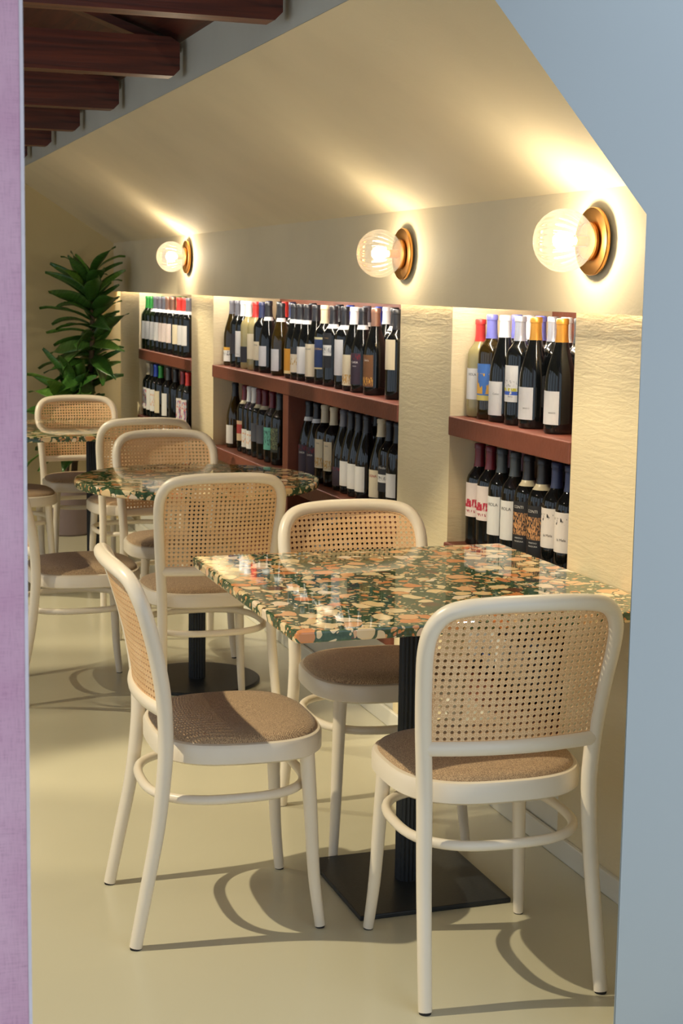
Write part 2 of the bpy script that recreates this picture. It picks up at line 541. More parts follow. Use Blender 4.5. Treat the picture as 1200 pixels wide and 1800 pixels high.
def leaf_mat(name, c0, c1):
    m, nt, b = new_mat(name)
    tc = nd(nt, 'ShaderNodeTexCoord'); mp = nd(nt, 'ShaderNodeMapping'); mp.inputs['Scale'].default_value = (60, 4, 4)
    nt.links.new(tc.outputs['Object'], mp.inputs['Vector'])
    n = nd(nt, 'ShaderNodeTexNoise'); n.inputs['Scale'].default_value = 2; nt.links.new(mp.outputs[0], n.inputs['Vector'])
    nt.links.new(ramp(nt, n.outputs['Fac'], [(0.3, c0), (0.7, c1)]).outputs[0], b.inputs['Base Color'])
    b.inputs['Roughness'].default_value = 0.32
    return m


M['leaf0'] = leaf_mat('dark_leaf', srgb(40, 76, 28), srgb(72, 116, 46))
M['leaf1'] = leaf_mat('light_leaf', srgb(64, 110, 40), srgb(112, 150, 62))

# ------------------------------------------------------------------ setting
FX = 1.735      # face of the lamp wall
PX = 1.775      # face of the pillars
NB = 2.085      # back of the niches
YF = 9.30       # far wall
ZF = 1.386      # underside of the lamp wall
ZC = 1.672      # where the slope starts
SLOPE = 0.645
XE, ZE = 1.135, ZC + SLOPE * (FX - 1.135)    # upper edge of the slope

struct(box('floor', -4.2, 2.3, -1.2, YF + 0.1, -0.12, 0.0, M['floor']))
wall_r = struct(box('wall_right', FX, FX + 0.022, 2.5, YF, ZF, ZC + 0.02, M['wall']))
box('niche_ceiling', FX + 0.022, NB + 0.1, 2.5, YF, 1.470, 1.50, M['jamb'], wall_r)
PILL = [(2.55, 3.404), (4.176, 4.597), (7.017, 7.453), (8.735, YF)]
for a, b_ in PILL:
    box('pillar', PX, NB + 0.1, a, b_, 0.0, 1.4695, M['pillar'], wall_r)
BAYS = [(3.404, 4.176), (4.597, 7.017), (7.453, 8.735)]
for a, b_ in BAYS:
    box('plinth', PX + 0.004, NB + 0.1, a + .0005, b_ - .0005, 0.0, 0.268, M['base'], wall_r)
    box('niche_back', NB + .012, NB + 0.1, a + .0005, b_ - .0005, 0.2685, 1.4695, M['terracotta'], wall_r)
struct(box('baseboard_right', PX - 0.014, PX - .0005, 2.56, YF, 0.0, 0.058, M['base'], bevel=0.003))
struct(box('wall_far', -4.2, 2.3, YF + .001, YF + 0.12, 0.0, 4.2, M['farwall']))
# sloping plaster ceiling, slab with thickness
nrm = Vector((-SLOPE, 0, -1)).normalized()
th = 0.06
ceil = struct(prism_y('ceiling', [(FX, ZC), (XE, ZE), (XE + .055, ZE + .015), (FX + .022, ZC + 0.085)], 2.5, YF, M['wall']))
# short grey upright behind the beam ends, then stained boards rising away
ZT = ZE + 0.115
struct(box('wall_upper', XE, XE + 0.06, 2.5, YF, ZE + 0.001, ZT + .05, M['greywall']))
PITCHR = 0.34
XR = -3.2
struct(prism_y('ceiling_boards', [(XE + 0.06, ZT), (XR, ZT + PITCHR * (XE + .06 - XR)), (XR, ZT + PITCHR * (XE + .06 - XR) + .04), (XE + .06, ZT + .04)], -1.2, YF, M['roof']))
BEAMS = [3.71, 4.82, 5.82, 6.70, 7.52, 8.38]
BL = ['nearest dark brown ceiling beam, cut off by the top of the picture', 'second dark brown ceiling beam from the front, with a scarred face',
      'third dark brown ceiling beam from the front', 'fourth dark brown ceiling beam from the front, above the plant side',
      'fifth small dark ceiling beam, just right of the curtain', 'farthest dark ceiling beam, mostly hidden by the curtain']
for y, lb in zip(BEAMS, BL):
    t = thing('roof_truss', lb, 'beam', (XE - 0.025, y, ZE + 0.018), 0, 'stained beams under the roof boards')
    bm = bmesh.new()
    prof = [(0, 0.02), (-0.02, 0.0), (XR + .3 - XE, 0.0), (XR + .3 - XE, 0.118), (-.03, 0.118), (0, 0.10)]
    bm_loft(bm, [[Vector((x, s, z)) for x, z in prof] for s in (0.0, 0.075)])
    mobj('tie_beam', bm, M['beam'], t, smooth=False)
    bm = bmesh.new()
    za = 0.085
    bm_loft(bm, [[Vector((0.015, s, za)), Vector((XR + .3 - XE, s, za + PITCHR * (XE - XR - .3 + .015))), Vector((XR + .3 - XE, s, za + .026 + PITCHR * (XE - XR - .3 + .015))), Vector((0.015, s, za + .026))] for s in (0.085, 0.15)])
    mobj('rafter', bm, M['beam'], t, smooth=False)

# partition at the opening we look through: splayed jamb and sloped head
yp, tp = 2.42, 0.12
k = 0.62
zk, mk_ = 1.575, 1.117
x0 = 1.396
top = 2.75


def partition():
    bm = bmesh.new()
    fr = [(x0, 0), (x0, zk), (x0 - (top - zk) / mk_, top), (2.3, top), (2.3, 0)]
    dx = tp * k
    bk = [(x0 + dx, 0), (x0 + dx, zk), (x0 + dx - (top - zk) / mk_, top), (2.3, top), (2.3, 0)]
    bm_loft(bm, [[Vector((x, yp, z)) for x, z in fr], [Vector((x, yp + tp, z)) for x, z in bk]])
    es = [e for e in bm.edges if abs(e.verts[0].co.y - yp) < 1e-5 and abs(e.verts[1].co.y - yp) < 1e-5 and max(e.verts[0].co.x, e.verts[1].co.x) < 1.5]
    bmesh.ops.bevel(bm, geom=es, offset=0.004, segments=2, affect='EDGES')
    return struct(mobj('wall_front', bm, M['partition'], None, smooth=True, angle=12))


partition()
# off-frame enclosure of the dining room
bm = bmesh.new()
bm_box(bm, -3.30, -3.18, -1.2, YF, 0.0, 0.5); bm_box(bm, -3.30, -3.18, -1.2, YF, 2.6, 3.7)
for yy in (-1.2, 1.3, 3.5, 5.7, 7.9):
    bm_box(bm, -3.30, -3.18, yy, yy + .35, 0.5, 2.6)
wl = struct(mobj('wall_left', bm, M['farwall'], None, smooth=False))

# LED tape behind the lower lip of the lamp wall
led = box('led_strip', FX + 0.026, FX + 0.036, 2.6, YF - 0.02, 1.459, 1.4695, M['led'])
tag(led, 'white LED tape hidden under the lamp wall above the wine shelves', 'light strip')

# ------------------------------------------------------------------ wine shelves (painted boards in the niches)
SZ = [1.066, 0.690, 0.322]
THK = 0.056
SLAB = ['terracotta painted wine shelf in the niche nearest the blue partition', 'long terracotta wine shelf with an upright divider, between the two wide pillars',
        'far terracotta wine shelf beside the potted plant']
for i, (a, b_) in enumerate(BAYS):
    t = thing('wine_shelf', SLAB[i], 'shelf', (PX, (a + b_) / 2, 0.0))
    hw = (b_ - a) / 2 - 0.001
    for j, z in enumerate(SZ):
        fx = -0.006 if j == 0 else -0.012
        box('shelf_board', fx, NB - PX + .011, -hw, hw, z - THK, z, M['terracotta'], t, bevel=0.003)
    if i == 1:
        y = 5.85 - (a + b_) / 2
        for z0, z1 in ((SZ[2] + .0005, SZ[1] - THK - .0005), (SZ[1] + .0005, SZ[0] - THK - .0005)):
            box('divider', 0.0, NB - PX + .010, y - 0.035, y + 0.035, z0, z1, M['terracotta'], t, bevel=0.003)

# ------------------------------------------------------------------ chair


def superloop(a, b, n, cy, z, N=56, taper=0.0):
    L = []
    for i in range(N):
        t = 2 * PI * i / N
        c, s = math.cos(t), math.sin(t)
        x = a * math.copysign(abs(c) ** (2 / n), c); y = b * math.copysign(abs(s) ** (2 / n), s)
        x *= 1 + taper * (y / b)
        L.append(Vector((x, cy + y, z)))
    return L


POST = [(.192, -.215, 0.004), (.188, -.190, .13), (.183, -.163, .27), (.180, -.148, .40), (.182, -.146, .48), (.188, -.153, .57), (.195, -.170, .66), (.200, -.190, .735),
        (.194, -.207, .785), (.172, -.222, .817), (.135, -.236, .831), (.07, -.246, .837), (0.0, -.249, .838)]
BULGE = 0.032


def back_y(z):
    P = [(p[2], p[1]) for p in POST[:8]]
    if z >= P[-1][0]:
        return P[-1][1] - (z - P[-1][0]) * 0.30
    for (z0, y0), (z1, y1) in zip(P[:-1], P[1:]):
        if z0 <= z <= z1:
            return y0 + (y1 - y0) * (z - z0) / (z1 - z0)
    return P[0][1]


def back_surf(x, z):
    return back_y(z) - BULGE * max(0.0, 1 - (x / .2) ** 2) + 0.002


def make_chair():
    t = bpy.data.objects.new('cane_chair', None); COL.objects.link(t); t.empty_display_size = .1
    # bent back frame: rear legs and arch in one piece
    full = [Vector(p) for p in POST] + [Vector((-p[0], p[1], p[2])) for p in POST[-2::-1]]
    pts = catmull(full, 5)
    rad = [0.0142 + 0.0028 * min(1, p.z / 0.45) for p in pts]
    bm = bmesh.new(); bm_tube(bm, pts, rad, 14)
    fr = mobj('back_frame', bm, M['paint'], t)
    for s in (-1, 1):
        bm = bmesh.new(); bm_lathe(bm, [(0.0125, 0.0), (0.0125, 0.0045)], 14)
        for v in bm.verts:
            v.co += Vector((s * .192, -.215, 0))
        mobj('foot_glide', bm, M['rubber'], fr)
    # lower back rail
    zr = 0.530
    xs = [(-0.182 + 0.364 * i / 14) for i in range(15)]
    bm = bmesh.new(); bm_tube(bm, [Vector((x, back_surf(x, zr) - .001, zr)) for x in xs], 0.0155, 12, flat=0.72, up=Vector((0, 1, 0)))
    mobj('back_rail', bm, M['paint'], t)
    # cane panel with open holes
    prof = catmull([Vector((p[0], 0, p[2])) for p in POST[4:]], 6)

    def inside(x, z):
        # half-width of the opening at z
        if z < zr - .004 or z > 0.834:
            return False
        ws = [p.x for p, q in zip(prof[:-1], prof[1:]) if (p.z - z) * (q.z - z) <= 0]
        w_ = max(ws) if ws else 0.0
        if z > 0.80:
            ws = [p.x for p in prof if abs(p.z - z) < 0.004]
            w_ = max(ws + [w_])
        return abs(x) < w_ + 0.001
    bm = bmesh.new()
    nx = int(0.2 / PITCH) + 1
    cache = {}

    def V(x, z, d):
        key = (round(x, 5), round(z, 5), d)
        if key not in cache:
            cache[key] = bm.verts.new(Vector((x, back_surf(x, z) + d, z)))
        return cache[key]
    hr = PITCH * 0.262
    kz = 0
    z = zr
    while z < 0.84:
        for ix in range(-nx, nx):
            xa = ix * PITCH; cx, cz = xa + PITCH / 2, z + PITCH / 2
            if not inside(cx, cz):
                continue
            h = PITCH / 2
            outer = [(h, 0), (h, h), (0, h), (-h, h), (-h, 0), (-h, -h), (0, -h), (h, -h)]
            inner = [(hr * math.cos(PI / 4 * q), hr * math.sin(PI / 4 * q)) for q in range(8)]
            for d in (0.0009, -0.0009):
                for q in range(8):
                    p = (q + 1) % 8
                    f = [V(cx + outer[q][0], cz + outer[q][1], d), V(cx + outer[p][0], cz + outer[p][1], d), V(cx + inner[p][0], cz + inner[p][1], d), V(cx + inner[q][0], cz + inner[q][1], d)]
                    bm.faces.new(f if d > 0 else f[::-1])
            for q in range(8):
                p = (q + 1) % 8
                bm.faces.new((V(cx + inner[q][0], cz + inner[q][1], .0009), V(cx + inner[p][0], cz + inner[p][1], .0009), V(cx + inner[p][0], cz + inner[p][1], -.0009), V(cx + inner[q][0], cz + inner[q][1], -.0009)))
        z += PITCH
    me = bpy.data.meshes.new('cane_panel'); bm.to_mesh(me); bm.free(); me.materials.append(M['cane'])
    link('cane_panel', me, t)
    # cane binding spline along the frame
    bp = [Vector((p.x - .0165 if p.x > 0 else 0, 0, p.z)) for p in prof if p.z > zr + .015]
    spl = []
    for p in prof:
        if p.z > zr + .014:
            c = Vector((0, 0, 0.66)); d_ = (Vector((p.x, 0, p.z)) - c); L = d_.length
            q = c + d_ * ((L - .0185) / L)
            spl.append(Vector((q.x, back_surf(q.x, q.z) + .0015, q.z)))
    spl2 = spl + [Vector((-q.x, q.y, q.z)) for q in spl[-2::-1]]
    bm = bmesh.new(); bm_tube(bm, spl2, 0.0026, 6)
    mobj('cane_binding', bm, M['cane'], t)
    # seat ring
    bm = bmesh.new()
    A_, B_, N_, CY, TP = 0.211, 0.196, 2.9, 0.040, 0.035
    loops = []
    for ins, z in ((0.006, .402), (0.0, .407), (0.0, .440), (0.004, .4475), (0.012, .450), (0.022, .4475)):
        loops.append(superloop(A_ - ins, B_ - ins, N_, CY, z, 64, TP))
    bm_loft(bm, loops)
    mobj('seat_ring', bm, M['paint'], t)
    bm = bmesh.new()
    loops = []
    for ins, z in ((0.014, .444), (0.011, .450), (0.014, .457), (0.026, .4635), (0.055, .4695), (0.10, .4735), (0.15, .475)):
        loops.append(superloop(A_ - ins, B_ - ins, N_ - ins * 4, CY, z, 64, TP))
    bm_loft(bm, loops)
    mobj('seat_cushion', bm, M['fabric'], t)
    for s in (-1, 1):
        lp = catmull([(s * .160, .178, .404), (s * .167, .186, .27), (s * .174, .194, .12), (s * .183, .207, .004)], 5)
        bm = bmesh.new(); bm_tube(bm, lp, [0.0175 - 0.0055 * (i / (len(lp) - 1)) for i in range(len(lp))], 14)
        lg = mobj('front_leg', bm, M['paint'], t)
        bm = bmesh.new(); bm_lathe(bm, [(0.0105, 0.0), (0.0105, 0.0045)], 14)
        for v in bm.verts:
            v.co += Vector((s * .183, .207, 0))
        mobj('foot_glide', bm, M['rubber'], lg)
    bm = bmesh.new()
    bm_tube(bm, superloop(0.190, 0.184, 2.7, 0.014, 0.322, 56, .0), 0.0108, 10, closed=True, up=Vector((0, 0, 1)))
    mobj('stretcher_ring', bm, M['paint'], t)
    return t


chair0 = make_chair(); index_children(chair0)
DN = PI  # facing -Y
CH = [
    (1.322, 2.888, math.radians(-3), 'cream cane chair in front, seen from behind, beside the blue partition'),
    (0.848, 3.335, -PI / 2 + math.radians(-2), 'cream cane chair side-on at the left of the square front table'),
    (1.395, 3.745, DN, 'cream cane chair facing us from behind the square front table'),
    (1.215, 4.895, math.radians(0), 'cream cane chair seen from behind, in front of the round table'),
    (0.840, 5.365, -PI / 2, 'cream cane chair at the left of the round table, back hidden by the curtain'),
    (1.335, 5.860, DN, 'cream cane chair facing us from behind the round table'),
    (1.385, 6.905, math.radians(0), 'cream cane chair seen from behind, between the round table and the far table'),
    (1.295, 7.815, DN, 'cream cane chair facing us at the far table, below the plant'),
    (0.845, 7.330, -PI / 2, 'cream cane chair at the left of the far table, half hidden by the curtain'),
]
for i, (x, y, rz, lb) in enumerate(CH):
    c = chair0 if i == 0 else copy_tree(chair0)
    c.location = (x, y, 0); c.rotation_euler = (0, 0, rz)
    tag(c, lb, 'chair', 'cream bentwood cane chairs')

# ------------------------------------------------------------------ tables


def fluted_column(parent, z0, z1, r=0.031, n=20):
    bm = bmesh.new()
    N = n * 6
    loops = []
    for z in (z0, z1):
        L = []
        for i in range(N):
            a = 2 * PI * i / N
            ph = (i % 6) / 6
            rr = r - 0.0032 * math.sin(PI * ph) ** 0.8
            L.append(Vector((rr * math.cos(a), rr * math.sin(a), z)))
        loops.append(L)
    bm_loft(bm, loops)
    return mobj('fluted_column', bm, M['iron'], parent, angle=25)


def square_table(loc, sx, sy, label):
    t = thing('square_table', label, 'table', loc, 0, 'terrazzo cafe tables')
    bm = bmesh.new()
    # rounded-corner slab with eased edge
    def rr(ins, z, R=0.012):
        L = []
        for (cx, cy, a0) in ((1, 1, 0), (-1, 1, PI / 2), (-1, -1, PI), (1, -1, 3 * PI / 2)):
            for k in range(5):
                a = a0 + k * PI / 8
                L.append(Vector((cx * (sx / 2 - R) + (R - ins) * math.cos(a), cy * (sy / 2 - R) + (R - ins) * math.sin(a), z)))
        return L
    bm_loft(bm, [rr(.004, .7255), rr(.0012, .7268), rr(0, .730), rr(0, .745), rr(.0015, .7485), rr(.0045, .750)])
    mobj('table_top', bm, M['terrazzo'], t, angle=12)
    fluted_column(t, 0.012, 0.715)
    box('bracket_plate', -0.16, 0.16, -0.16, 0.16, 0.715, 0.7253, M['iron'], t, bevel=0.002)
    box('base_plate', -0.19, 0.19, -0.19, 0.19, 0.0, 0.012, M['iron'], t, bevel=0.003)
    return t


square_table((1.335, 3.335, 0), 0.866, 0.90, 'square green and orange terrazzo table in front, on a square black base')
t2 = thing('round_table', 'round green and orange terrazzo table in the middle, on a round black base', 'table', (1.298, 5.36, 0), 0, 'terrazzo cafe tables')
bm = bmesh.new()
R2 = 0.438
bm_lathe(bm, [(R2 - .006, .722), (R2 - .001, .7245), (R2, .729), (R2, .744), (R2 - .002, .748), (R2 - .007, .750)], 96)
mobj('table_top', bm, M['terrazzo'], t2, angle=12)
fluted_column(t2, 0.012, 0.712)
box('bracket_plate', -0.16, 0.16, -0.16, 0.16, 0.712, 0.7218, M['iron'], t2, bevel=0.002)
bm = bmesh.new(); bm_lathe(bm, [(.228, 0), (.23, .002), (.23, .009), (.226, .012)], 64)
mobj('base_plate', bm, M['iron'], t2, angle=12)
square_table((1.265, 7.36, 0), 0.866, 0.90, 'square terrazzo table farthest back, partly behind the curtain')

# ------------------------------------------------------------------ wall lamps
LAMPS = [(3.235, 1.552, 'brass wall lamp with ribbed glass globe nearest the blue partition'), (4.455, 1.540, 'brass wall lamp with ribbed glass globe, middle one of three'),
         (7.34, 1.566, 'brass wall lamp with ribbed glass globe, farthest, beside the plant')]
for y, z, lb in LAMPS:
    t = thing('wall_lamp', lb, 'lamp', (FX, y, z), 0, 'brass globe wall lamps')
    bm = bmesh.new(); bm_lathe(bm, [(0.03, 0.0005), (0.03, 0.008)], 24, '-X'); mobj('wall_mount', bm, M['brass'], t)
    bm = bmesh.new()
    bm_lathe(bm, [(0.0, 0.008), (0.077, 0.008), (0.0785, 0.010), (0.0785, 0.016), (0.077, 0.0185), (0.060, 0.0172), (0.052, 0.0165), (0.0, 0.0165)], 56, '-X', cap=False)
    mobj('back_plate', bm, M['brass'], t, angle=30)
    bm = bmesh.new()
    bm_lathe(bm, [(0.0, 0.0165), (0.040, 0.0166), (0.0445, 0.020), (0.0445, 0.026), (0.041, 0.0285), (0.0, 0.0285)], 40, '-X', cap=False)
    mobj('globe_collar', bm, M['brass'], t, angle=30)
    bm = bmesh.new(); bm_lathe(bm, [(0.0, .0286), (0.013, .0286), (0.013, .060), (0.010, .062), (0, .062)], 20, '-X', cap=False); mobj('lamp_socket', bm, M['brass'], t)
    # ribbed globe
    bm = bmesh.new()
    RG, xc, NR, SEG = 0.0705, 0.088, 24, 24 * 6
    rings = []
    for i in range(0, 41):
        th_ = PI * i / 40
        h = xc - RG * math.cos(th_)
        r = RG * math.sin(th_)
        if h < 0.029:
            continue
        rings.append((r, h))
    verts = []
    for r, h in rings:
        ring = []
        for kx in range(SEG):
            a = 2 * PI * kx / SEG
            rr = r * (1 + 0.034 * abs(math.sin(a * NR / 2))) if r > 1e-4 else 0
            ring.append(bm.verts.new(Vector((-h, rr * math.cos(a), rr * math.sin(a)))))
        verts.append(ring)
    for A1, B1 in zip(verts[:-1], verts[1:]):
        for kx in range(SEG):
            l = (kx + 1) % SEG
            try:
                bm.faces.new((A1[kx], A1[l], B1[l], B1[kx]))
            except ValueError:
                pass
    bmesh.ops.remove_doubles(bm, verts=bm.verts, dist=1e-5)
    mobj('glass_globe', bm, M['globe'], t, angle=80)
    bm = bmesh.new()
    bm_lathe(bm, [(0.0, 0.063), (0.009, 0.064), (0.012, 0.070), (0.018, 0.082), (0.020, 0.092), (0.017, 0.103), (0.010, 0.110), (0.0, 0.112)], 24, '-X', cap=False)
    mobj('light_bulb', bm, M['bulb_dim' if abs(y - 4.455) < .01 else 'bulb'], t)

# ------------------------------------------------------------------ wine bottles
G = {
    'dk': bottle_glass('dark_bottle_glass', srgb(16, 18, 18)),
    'ol': bottle_glass('olive_bottle_glass', srgb(58, 44, 14), trans=0.25),
    'gr': bottle_glass('green_bottle_glass', srgb(26, 36, 18)),
    'cl': bottle_glass('pale_wine_glass', srgb(250, 232, 160), trans=0.6),
}
PROF = {
    'bx': [(0, 0.003), (.030, .001), (.0355, .002), (.0375, .006), (.0378, .03), (.0378, .185), (.0368, .196), (.033, .207), (.026, .217), (.0195, .226), (.0160, .236), (.0147, .250), (.0142, .285), (.0155, .2855), (.0155, .297), (.013, .299), (0, .299)],
    'bg': [(0, 0.003), (.032, .001), (.0385, .002), (.0405, .006), (.0408, .03), (.0408, .128), (.0395, .148), (.0355, .170), (.030, .190), (.0245, .209), (.0198, .226), (.0165, .243), (.0150, .258), (.0145, .284), (.0158, .2845), (.0158, .297), (.013, .299), (0, .299)],
}
CAPC = {'blk': srgb(34, 34, 38), 'gry': srgb(92, 92, 100), 'wht': srgb(226, 224, 222), 'sil': srgb(190, 190, 196), 'grn': srgb(36, 120, 46), 'red': srgb(196, 52, 46), 'mar': srgb(104, 28, 38),
        'nvy': srgb(40, 48, 82), 'blu': srgb(30, 60, 160), 'lil': srgb(112, 112, 186), 'gld': srgb(196, 140, 58), 'crm': srgb(214, 200, 168), 'brz': srgb(146, 110, 92), 'gbl': srgb(60, 66, 70)}
CAPM = {k_: plain('foil_' + k_, c, rough=0.35 if k_ not in ('sil', 'gld', 'brz') else 0.3, metal=0.6 if k_ in ('sil', 'gld', 'brz') else 0.0, var=0.05, scale=40) for k_, c in CAPC.items()}
W_ = srgb(232, 229, 224)
LM = {
    'white': label_mat('label_white', W_),
    'grey': label_mat('label_pale_grey', srgb(212, 210, 210)),
    'cream': label_mat('label_cream', srgb(226, 212, 182)),
    'pink': label_mat('label_pinkish', srgb(224, 208, 202)),
    'yelltop': label_mat('label_yellow_top', W_, [(.78, 1.1, srgb(226, 170, 60)), (.42, .72, srgb(120, 116, 116), 7)]),
    'dark': label_mat('label_charcoal', srgb(48, 46, 52)),
    'purple': label_mat('label_dark_purple', srgb(58, 44, 58), [(.80, .96, srgb(120, 30, 44), 6, .55)]),
    'brown': label_mat('label_brown', srgb(120, 80, 46), [(.04, .3, srgb(214, 160, 70), 9, .5)]),
    'orange': label_mat('label_ochre', srgb(222, 156, 48), [(.0, .12, srgb(244, 220, 160))]),
    'navy': label_mat('label_navy', srgb(38, 56, 100), [(.0, .05, srgb(220, 200, 150)), (.93, 1.1, srgb(200, 190, 150))]),
    'bw': label_mat('label_black_white', srgb(36, 36, 40), [(.35, .65, srgb(224, 222, 216)), (.42, .58, srgb(120, 120, 120), 12)]),
    'goldwave': label_mat('label_cream_gold', srgb(232, 218, 184), [(.06, .36, srgb(206, 156, 70), 10, .5)]),
    'half': label_mat('label_dark_top', srgb(228, 214, 188), [(.72, 1.1, srgb(52, 56, 62)), (.30, .6, srgb(190, 150, 60), 5, .55)]),
    'redcream': label_mat('label_red_cream', srgb(214, 186, 150), [(.36, .82, srgb(168, 58, 54)), (.82, 1.1, srgb(206, 170, 140))]),
    'flower': label_mat('label_floral', W_, [(.25, .8, srgb(222, 150, 90), 5, .56)]),
    'teal': label_mat('label_teal', srgb(96, 168, 152), [(.2, .85, srgb(52, 96, 92), 8, .52)]),
    'ornate': label_mat('label_ornate_gold', srgb(30, 30, 34), [(.34, .78, srgb(206, 150, 96), 14, .5)]),
    'greenorn': label_mat('label_dark_ornate', srgb(44, 48, 44), [(.1, .95, srgb(120, 130, 90), 14, .54)]),
    'swoosh': label_mat('label_red_swoosh', srgb(232, 216, 208), [(.28, .52, srgb(186, 44, 66), 5, .46), (.12, .2, srgb(170, 80, 90), 12, .52)]),
    'guitar': label_mat('label_blue_guitar', srgb(70, 116, 188), [(.18, .74, srgb(224, 170, 70), 2.6, .5), (.0, .14, srgb(214, 196, 110))]),
    'mountain': label_mat('label_mountain', W_, [(.19, .29, srgb(60, 96, 190), 7, .36), (.29, .38, srgb(206, 196, 66), 7, .47), (.42, .6, srgb(150, 150, 150), 11, .58)]),
    'dots': label_mat('label_dots', srgb(230, 222, 214), [(.62, .86, srgb(40, 38, 40), 8, .62)]),
    'colour': label_mat('label_colourful', srgb(226, 220, 214), [(.1, .9, srgb(196, 70, 80), 6, .55), (.1, .9, srgb(70, 90, 170), 7, .6)]),
    'darkgrey': label_mat('label_slate', srgb(72, 74, 84)),
}
MESH = {}


def bottle_meshes(kind, glass):
    key = ('b', kind, glass)
    if key not in MESH:
        bm = bmesh.new(); bm_lathe(bm, PROF[kind], 28, cap=False)
        bmesh.ops.recalc_face_normals(bm, faces=bm.faces)
        me = bpy.data.meshes.new('bottle_glass'); bm.to_mesh(me); bm.free(); me.materials.append(G[glass])
        for p in me.polygons:
            p.use_smooth = True
        MESH[key] = me
    return MESH[key]


def prof_r(kind, z):
    P = PROF[kind]
    for (r0, z0), (r1, z1) in zip(P[1:-1], P[2:]):
        if z0 <= z <= z1 and z1 > z0:
            return r0 + (r1 - r0) * (z - z0) / (z1 - z0)
    return .0155


def capsule_mesh(kind, cap, z0, z1, nm='capsule'):
    key = ('c', kind, cap, z0, z1)
    if key not in MESH:
        bm = bmesh.new()
        zs = [z0 + (z1 - z0) * i / 6 for i in range(7)]
        pr = [(prof_r(kind, z) + .0007, z) for z in zs]
        if z1 > .29:
            pr = [(prof_r(kind, z) + .0007, z) for z in (z0, z0 + .01, z0 + .02, .262, .278, .2838)] + [(.0167, .2845), (.0167, .297), (.0145, .2998), (0, .3)]
        bm_lathe(bm, pr, 24, cap=False)
        bmesh.ops.recalc_face_normals(bm, faces=bm.faces)
        me = bpy.data.meshes.new(nm); bm.to_mesh(me); bm.free(); me.materials.append(CAPM[cap])
        for p in me.polygons:
            p.use_smooth = True
        me.set_sharp_from_angle(angle=math.radians(50))
        MESH[key] = me
    return MESH[key]


def label_mesh(kind, lab, z0, z1, half=60):
    key = ('l', kind, lab, z0, z1, half)
    if key not in MESH:
        bm = bmesh.new()
        r = prof_r(kind, .1)
        n = 14
        def arc(rr, z):
            return [Vector((-rr * math.cos(math.radians(a)), -rr * math.sin(math.radians(a)), z)) for a in [(-half + 2 * half * i / n) for i in range(n + 1)]]
        Lo = [arc(r + .0008, z0), arc(r + .0008, z1), arc(r + .0001, z1), arc(r + .0001, z0)]
        rings = [[bm.verts.new(p) for p in L] for L in Lo]
        for q in range(4):
            a_, b2 = rings[q], rings[(q + 1) % 4]
            for i in range(n):
                bm.faces.new((a_[i], a_[i + 1], b2[i + 1], b2[i]))
        bm.faces.new([rings[q][0] for q in range(4)]); bm.faces.new([rings[q][n] for q in range(4)])
        bmesh.ops.recalc_face_normals(bm, faces=bm.faces)
        me = bpy.data.meshes.new('paper_label'); bm.to_mesh(me); bm.free(); me.materials.append(LM[lab])
        for p in me.polygons:
            p.use_smooth = True
        me.set_sharp_from_angle(angle=math.radians(40))
        MESH[key] = me
    return MESH[key]


INK = {'k': plain('ink_dark', srgb(60, 56, 56), rough=.6), 'w': plain('ink_white', srgb(224, 220, 214), rough=.6), 'g': plain('ink_gold', srgb(206, 160, 96), rough=.5), 'r': plain('ink_red', srgb(176, 40, 48), rough=.6)}


def text_mesh(s, ink, size, kind, z, adeg):
    key = ('t', s, ink, size, kind, z, adeg)
    if key in MESH:
        return MESH[key]
    cu = bpy.data.curves.new('lettering', 'FONT'); cu.body = s; cu.size = size; cu.align_x = 'CENTER'; cu.resolution_u = 2
    o = bpy.data.objects.new('tmp_lettering', cu); COL.objects.link(o)
    dg = bpy.context.evaluated_depsgraph_get()
    me = bpy.data.meshes.new_from_object(o.evaluated_get(dg))
    me.name = 'lettering'
    bpy.data.objects.remove(o)
    r = prof_r(kind, .1) + .0012
    for v in me.vertices:
        a = math.radians(adeg) + v.co.x / r
        v.co = Vector((-r * math.cos(a), -r * math.sin(a), z + v.co.y))
    me.materials.clear(); me.materials.append(INK[ink])
    MESH[key] = me
    return me


def unproj(px, py, z):
    d = F_ + R_ * ((px - 600) / 2700.0) - U_ * ((py - 900) / 2700.0)
    t_ = (z - CAMH) / d.z
    return Vector((d.x * t_, d.y * t_, z))


SPECS = []
ROWX = (1.848, 1.93, 2.0)


def bottle(px, py, tier, kind, glass, cap, lab, label, group, lz=(.045, .125), band=None, text=(), rot=0.0, s=1.0, back=0, half=60):
    """the column px fixes the line of sight, the row fixes the distance from the shelf front."""
    d = F_ + R_ * ((px - 600) / 2700.0) - U_ * ((py - 900) / 2700.0)
    row = ROWX[0] if not back else ROWX[1] if back < .08 else ROWX[2]
    if ROWX[0] * d.y / d.x > 7.3:
        row -= .028
    y = row * d.y / d.x
    yf = ROWX[0] * d.y / d.x
    a_, b2 = min(BAYS, key=lambda q: max(q[0] - yf, yf - q[1], 0))
    SPECS.append(dict(p=[row, y], a=[row, y], r=prof_r(kind, .1) * s, tier=tier, bay=(a_, b2), back=back, args=(kind, glass, cap, lab, label, group, lz, band, text, rot, s, half)))


